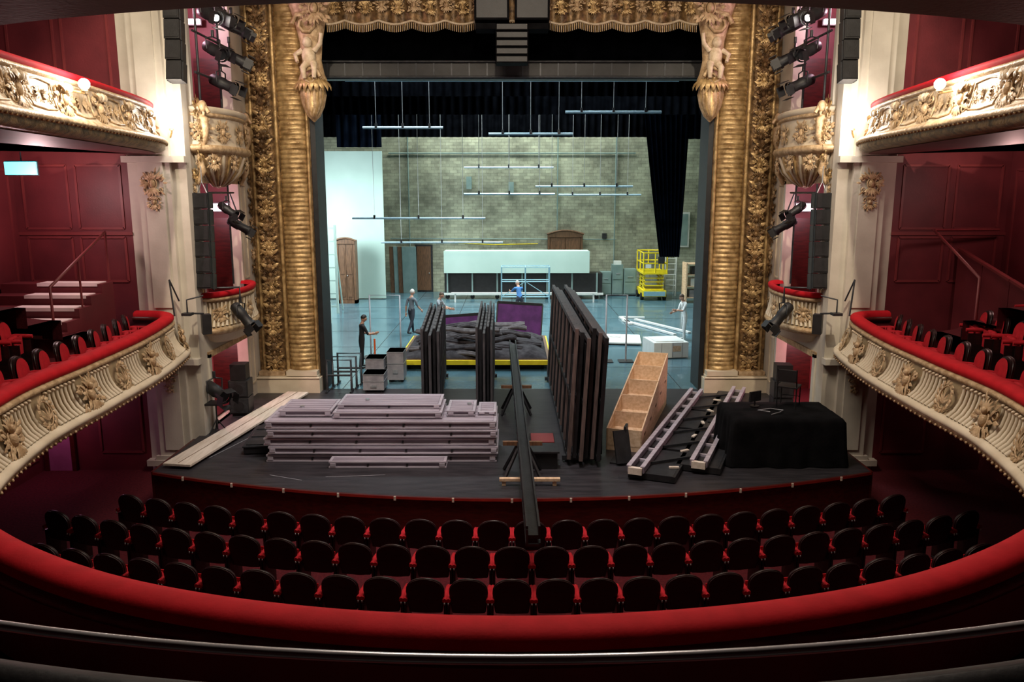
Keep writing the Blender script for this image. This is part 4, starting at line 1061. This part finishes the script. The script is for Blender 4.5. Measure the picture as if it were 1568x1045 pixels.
# ------------------------------------------------------------------ people
SKIN=mat('skin',(.42,.22,.15),.55,0,(.5,.28,.19),8)
def cloth_m(n,c): return mat(n,c,.85,0,tuple(min(1,x*1.4+.004) for x in c),8,.3,30)
def person(name,loc,face,H,shirt,pants,hairc,legs,arms,lean=0.,head=(0,0),shoe=None,skin_arm=True,hat=None):
    k=H/1.75; shoe=shoe or BLACK
    J=[];Rr=[];E=[];tag=[]
    def addv(p,r,par,tg):
        J.append(V(p));Rr.append(r);tag.append(tg)
        if par is not None: E.append((par,len(J)-1))
        return len(J)-1
    pel=addv((0,0,0),(.135,.105),None,'p')
    def T(x,y,z):
        return V((x,y*math.cos(lean)+z*math.sin(lean),z*math.cos(lean)-y*math.sin(lean)))
    w=addv(T(0,0,.17),(.125,.10),pel,'s'); ch=addv(T(0,.01,.33),(.15,.115),w,'s'); ut=addv(T(0,0,.44),(.115,.09),ch,'s')
    nk=addv(T(0,.0,.52),(.058,.058),ut,'k'); hd=addv(T(0,.015,.60),(.055,.055),nk,'k')
    low=0
    for sgn,(f,kn,ab) in zip((-1,1),legs):
        hip=addv((sgn*.095,0,-.06),(.095,.1),pel,'p')
        d1=V((sgn*math.sin(ab),math.sin(f),-math.cos(f))).normalized(); kp=J[hip]+d1*.40
        kk=addv(kp,(.062,.065),hip,'p')
        d2=V((sgn*math.sin(ab),math.sin(f-kn),-math.cos(f-kn))).normalized(); ap=kp+d2*.40
        ca=addv(kp+d2*.13,(.06,.062),kk,'p'); an=addv(ap,(.04,.042),ca,'p')
        he=addv(ap+V((0,-.02,-.05)),(.038,.038),an,'f'); to=addv(ap+V((sgn*.03,.17,-.065)),(.036,.028),he,'f')
        low=min(low,ap.z-.095)
    hands=[]
    for sgn,(f,ab,el,inw) in zip((-1,1),arms):
        sh=addv(T(sgn*.17,0,.43),(.062,.062),ut,'s')
        d1=V((sgn*math.sin(ab),math.sin(f),-math.cos(f)*math.cos(ab))).normalized(); ep=J[sh]+d1*.29
        e=addv(ep,(.044,.044),sh,'s')
        d2=V((sgn*math.sin(ab)-sgn*inw,math.sin(f+el),-math.cos(f+el))).normalized(); wp=ep+d2*.25
        addv(wp,(.028,.028),e,'a'); hands.append((wp,d2,sgn))
    me=bpy.data.meshes.new(name+'_sk'); me.from_pydata([j for j in J],E,[]); ob=bpy.data.objects.new(name+'_sk',me); sc.collection.objects.link(ob)
    mod=ob.modifiers.new('s','SKIN'); mod.use_smooth_shade=True; mod.branch_smoothing=.6
    for i,r in enumerate(Rr): me.skin_vertices[0].data[i].radius=r
    me.skin_vertices[0].data[0].use_root=True
    sb=ob.modifiers.new('b','SUBSURF'); sb.levels=2
    dg=bpy.context.evaluated_depsgraph_get(); dg.update(); ev=ob.evaluated_get(dg); m2=ev.to_mesh()
    mb=MB(); vs=[v.co.copy() for v in m2.vertices]
    cm={'p':pants,'s':shirt,'k':SKIN,'f':shoe,'a':SKIN if skin_arm else shirt}
    segs=[(J[a],J[b],tag[b]) for a,b in E]
    mb.v+= [tuple(v) for v in vs]
    for p in m2.polygons:
        c=V((0,0,0))
        for i in p.vertices: c+=vs[i]
        c/=len(p.vertices); best=9;tg='s'
        for a,b,t in segs:
            ab_=b-a; u=max(0,min(1,(c-a).dot(ab_)/ab_.dot(ab_))); dist=(c-(a+ab_*u)).length
            if dist<best: best=dist;tg=t
        mb.f.append(tuple(p.vertices)); mb.m.append(cm[tg]); mb.s.append(True)
    ev.to_mesh_clear(); bpy.data.objects.remove(ob); bpy.data.meshes.remove(me)
    yaw,pit=head; HM=Matrix.Rotation(yaw,3,'Z')@Matrix.Rotation(-pit-lean*.6,3,'X'); hc=J[hd]+HM@V((0,.02,.07))
    def hf(q):
        q=q.copy()
        if q.z<0: q.x*=1+.28*q.z; q.y*=1+.12*q.z
        if q.y>0: q.y*=.92
        return q
    mb.blob(hc,(.078,.098,.118),SKIN,HM,16,12,hf)
    L=lambda x,y,z:hc+HM@V((x,y,z))
    mb.tube([L(0,.088,.02),L(0,.105,-.015),L(0,.112,-.03)],[.009,.013,.015],SKIN,6)
    for s_ in (-1,1):
        mb.blob(L(s_*.03,.083,.005),(.012,.008,.008),WHITE,HM,8,6); mb.blob(L(s_*.03,.09,.005),(.006,.004,.006),BLACK,HM,6,4)
        mb.tube([L(s_*.015,.091,.025),L(s_*.045,.084,.025)],.005,hairc,5)
        mb.blob(L(s_*.08,.0,-.005),(.012,.02,.032),SKIN,HM,8,6)
    mb.tube([L(-.024,.082,-.058),L(0,.09,-.06),L(.024,.082,-.058)],.006,PURPD,5)
    def hair(q):
        q=q.copy()
        if q.y>0.1 and q.z<.45: q*=.86
        if q.z<-.25: q*=.85
        return q
    mb.blob(L(0,-.012,.018),(.086,.104,.12),hat or hairc,HM,16,12,hair)
    for wp,d,sgn in hands:
        side=V((sgn,0,0)); side=(side-d*side.dot(d)).normalized(); nrm=d.cross(side).normalized()
        M=Matrix((nrm,side,d)).transposed(); pc=wp+d*.055
        mb.blob(pc,(.042,.018,.055),SKIN,M,10,8)
        for j,(ln,off) in enumerate(((.065,-.03),(.075,-.01),(.07,.01),(.055,.03))):
            b=wp+d*.095+nrm*off; inn=-side
            mb.tube([b-d*.02,b+d*ln*.45+inn*.006,b+d*ln*.8+inn*.022,b+d*ln*.95+inn*.04],[.0095,.009,.008,.006],SKIN,6)
        fw=nrm if nrm.y>0 else -nrm
        b=wp+d*.035+fw*.035
        mb.tube([b-fw*.01,b+fw*.022+d*.02,b+fw*.03+d*.045],[.011,.010,.007],SKIN,6)
    mb.tube([J[nk]+V((.062*math.cos(a),.062*math.sin(a),-.025)) for a in [2*pi*i/12 for i in range(13)]],.012,shirt,5,False)
    M=Rz(face)
    out=[]
    for p in mb.v:
        q=V(p); q.z-=low; q=M@(q*k); out.append((q.x,q.y,q.z))
    mb.v=out
    return mb.build(name,loc=loc)
HB=mat('hair_brown',(.05,.03,.02),.6,0,(.08,.05,.03),30); HG=mat('hair_grey',(.45,.43,.4),.6,0,(.55,.53,.5),30); HK=mat('hair_black',(.012,.01,.01),.6)
cBlk=cloth_m('black_tshirt',(.006,.006,.008)); cGry=cloth_m('grey_tshirt',(.10,.12,.14)); cNavy=cloth_m('navy_trousers',(.012,.016,.026)); cBlue=cloth_m('blue_shirt',(.04,.14,.34)); cWht=cloth_m('white_overalls',(.50,.54,.54)); cLG=cloth_m('light_grey_shirt',(.24,.27,.30)); cJean=cloth_m('jeans',(.05,.07,.11))
person('stagehand',(-4.95,25.9,0),-1.1,1.78,cBlk,cBlk,HK,((.12,.1,.06),(-.1,.08,.06)),((.35,.12,1.1,.3),(.45,.12,1.2,.3)),.08,(.1,.25))
person('stagehand',(-4.1,32.3,0),-.6,1.88,cGry,cNavy,HG,((.35,.15,.03),(-.3,.3,.03)),((-.3,.12,.35,0),(.35,.12,.5,.1)),.06,(0,.1))
person('stagehand',(-2.95,31.6,0),-1.9,1.85,cLG,cJean,HB,((.1,.1,.05),(-.08,.08,.05)),((.6,.1,.8,.2),(.7,.1,.8,.2)),.15,(.2,.35))
person('stagehand',(.35,36.2,0),.3,1.85,cBlue,cNavy,HG,((.25,.3,.08),(-.05,.1,.08)),((1.0,.2,.5,.2),(1.1,.2,.5,.2)),.45,(0,.3))
person('stagehand',(6.75,31.0,0),1.9,1.85,cWht,cWht,HB,((.15,.1,.07),(-.12,.1,.07)),((.5,.12,1.2,.3),(.3,.12,1.0,.2)),.12,(0,.4),shoe=WHITE,skin_arm=True)

# ------------------------------------------------------------------ lights
area('stage_fill_light',(-3.5,27,12.6),4,1500,(.82,.95,1),(-2,30,0)); area('stage_fill_light',(3.5,32.2,12.8),5,2200,(.82,.95,1),(2,34,0))  # unseen area fills added behind the borders to light the stage
area('stage_fill_light',(0,38.5,13.0),7,2800,(.90,.99,.97),(0,41.5,0),3.5)
area('stage_fill_light',(0,43.6,13),12,1300,(.95,1,.90),(0,46.6,3),2)
area('side_work_light',(-11,38,5),3,750,(.88,.98,1),(-2,43,1))
area('house_fill_light',(0,12,13.3),5,1250,(1,.85,.70))  # warm ceiling fill added for the hall, no fixture modelled
spot('front_light',(-5,9,12.8),(-6.9,22,5),3600,(1,.84,.62),46); spot('front_light',(5,9,12.8),(6.9,22,5),3600,(1,.84,.62),46)
spot('pelmet_light',(0,10,11.5),(0,22.9,10.8),1500,(1,.84,.62),60)
spot('apron_light',(0,13.5,12.9),(-1,18,0),1900,(.95,.90,1),55,.3)
w=bpy.data.worlds.new('world'); sc.world=w; w.use_nodes=True; w.node_tree.nodes['Background'].inputs[0].default_value=(.5,.4,.4,1); w.node_tree.nodes['Background'].inputs[1].default_value=.02
# ------------------------------------------------------------------ camera
cam=bpy.data.cameras.new('camera'); cam.lens=28.15; cam.sensor_width=36; cam.clip_start=.05; cam.clip_end=200
co=bpy.data.objects.new('camera',cam); co.location=(0,0,5.7); co.rotation_euler=(math.radians(79.5),0,0); sc.collection.objects.link(co); sc.camera=co
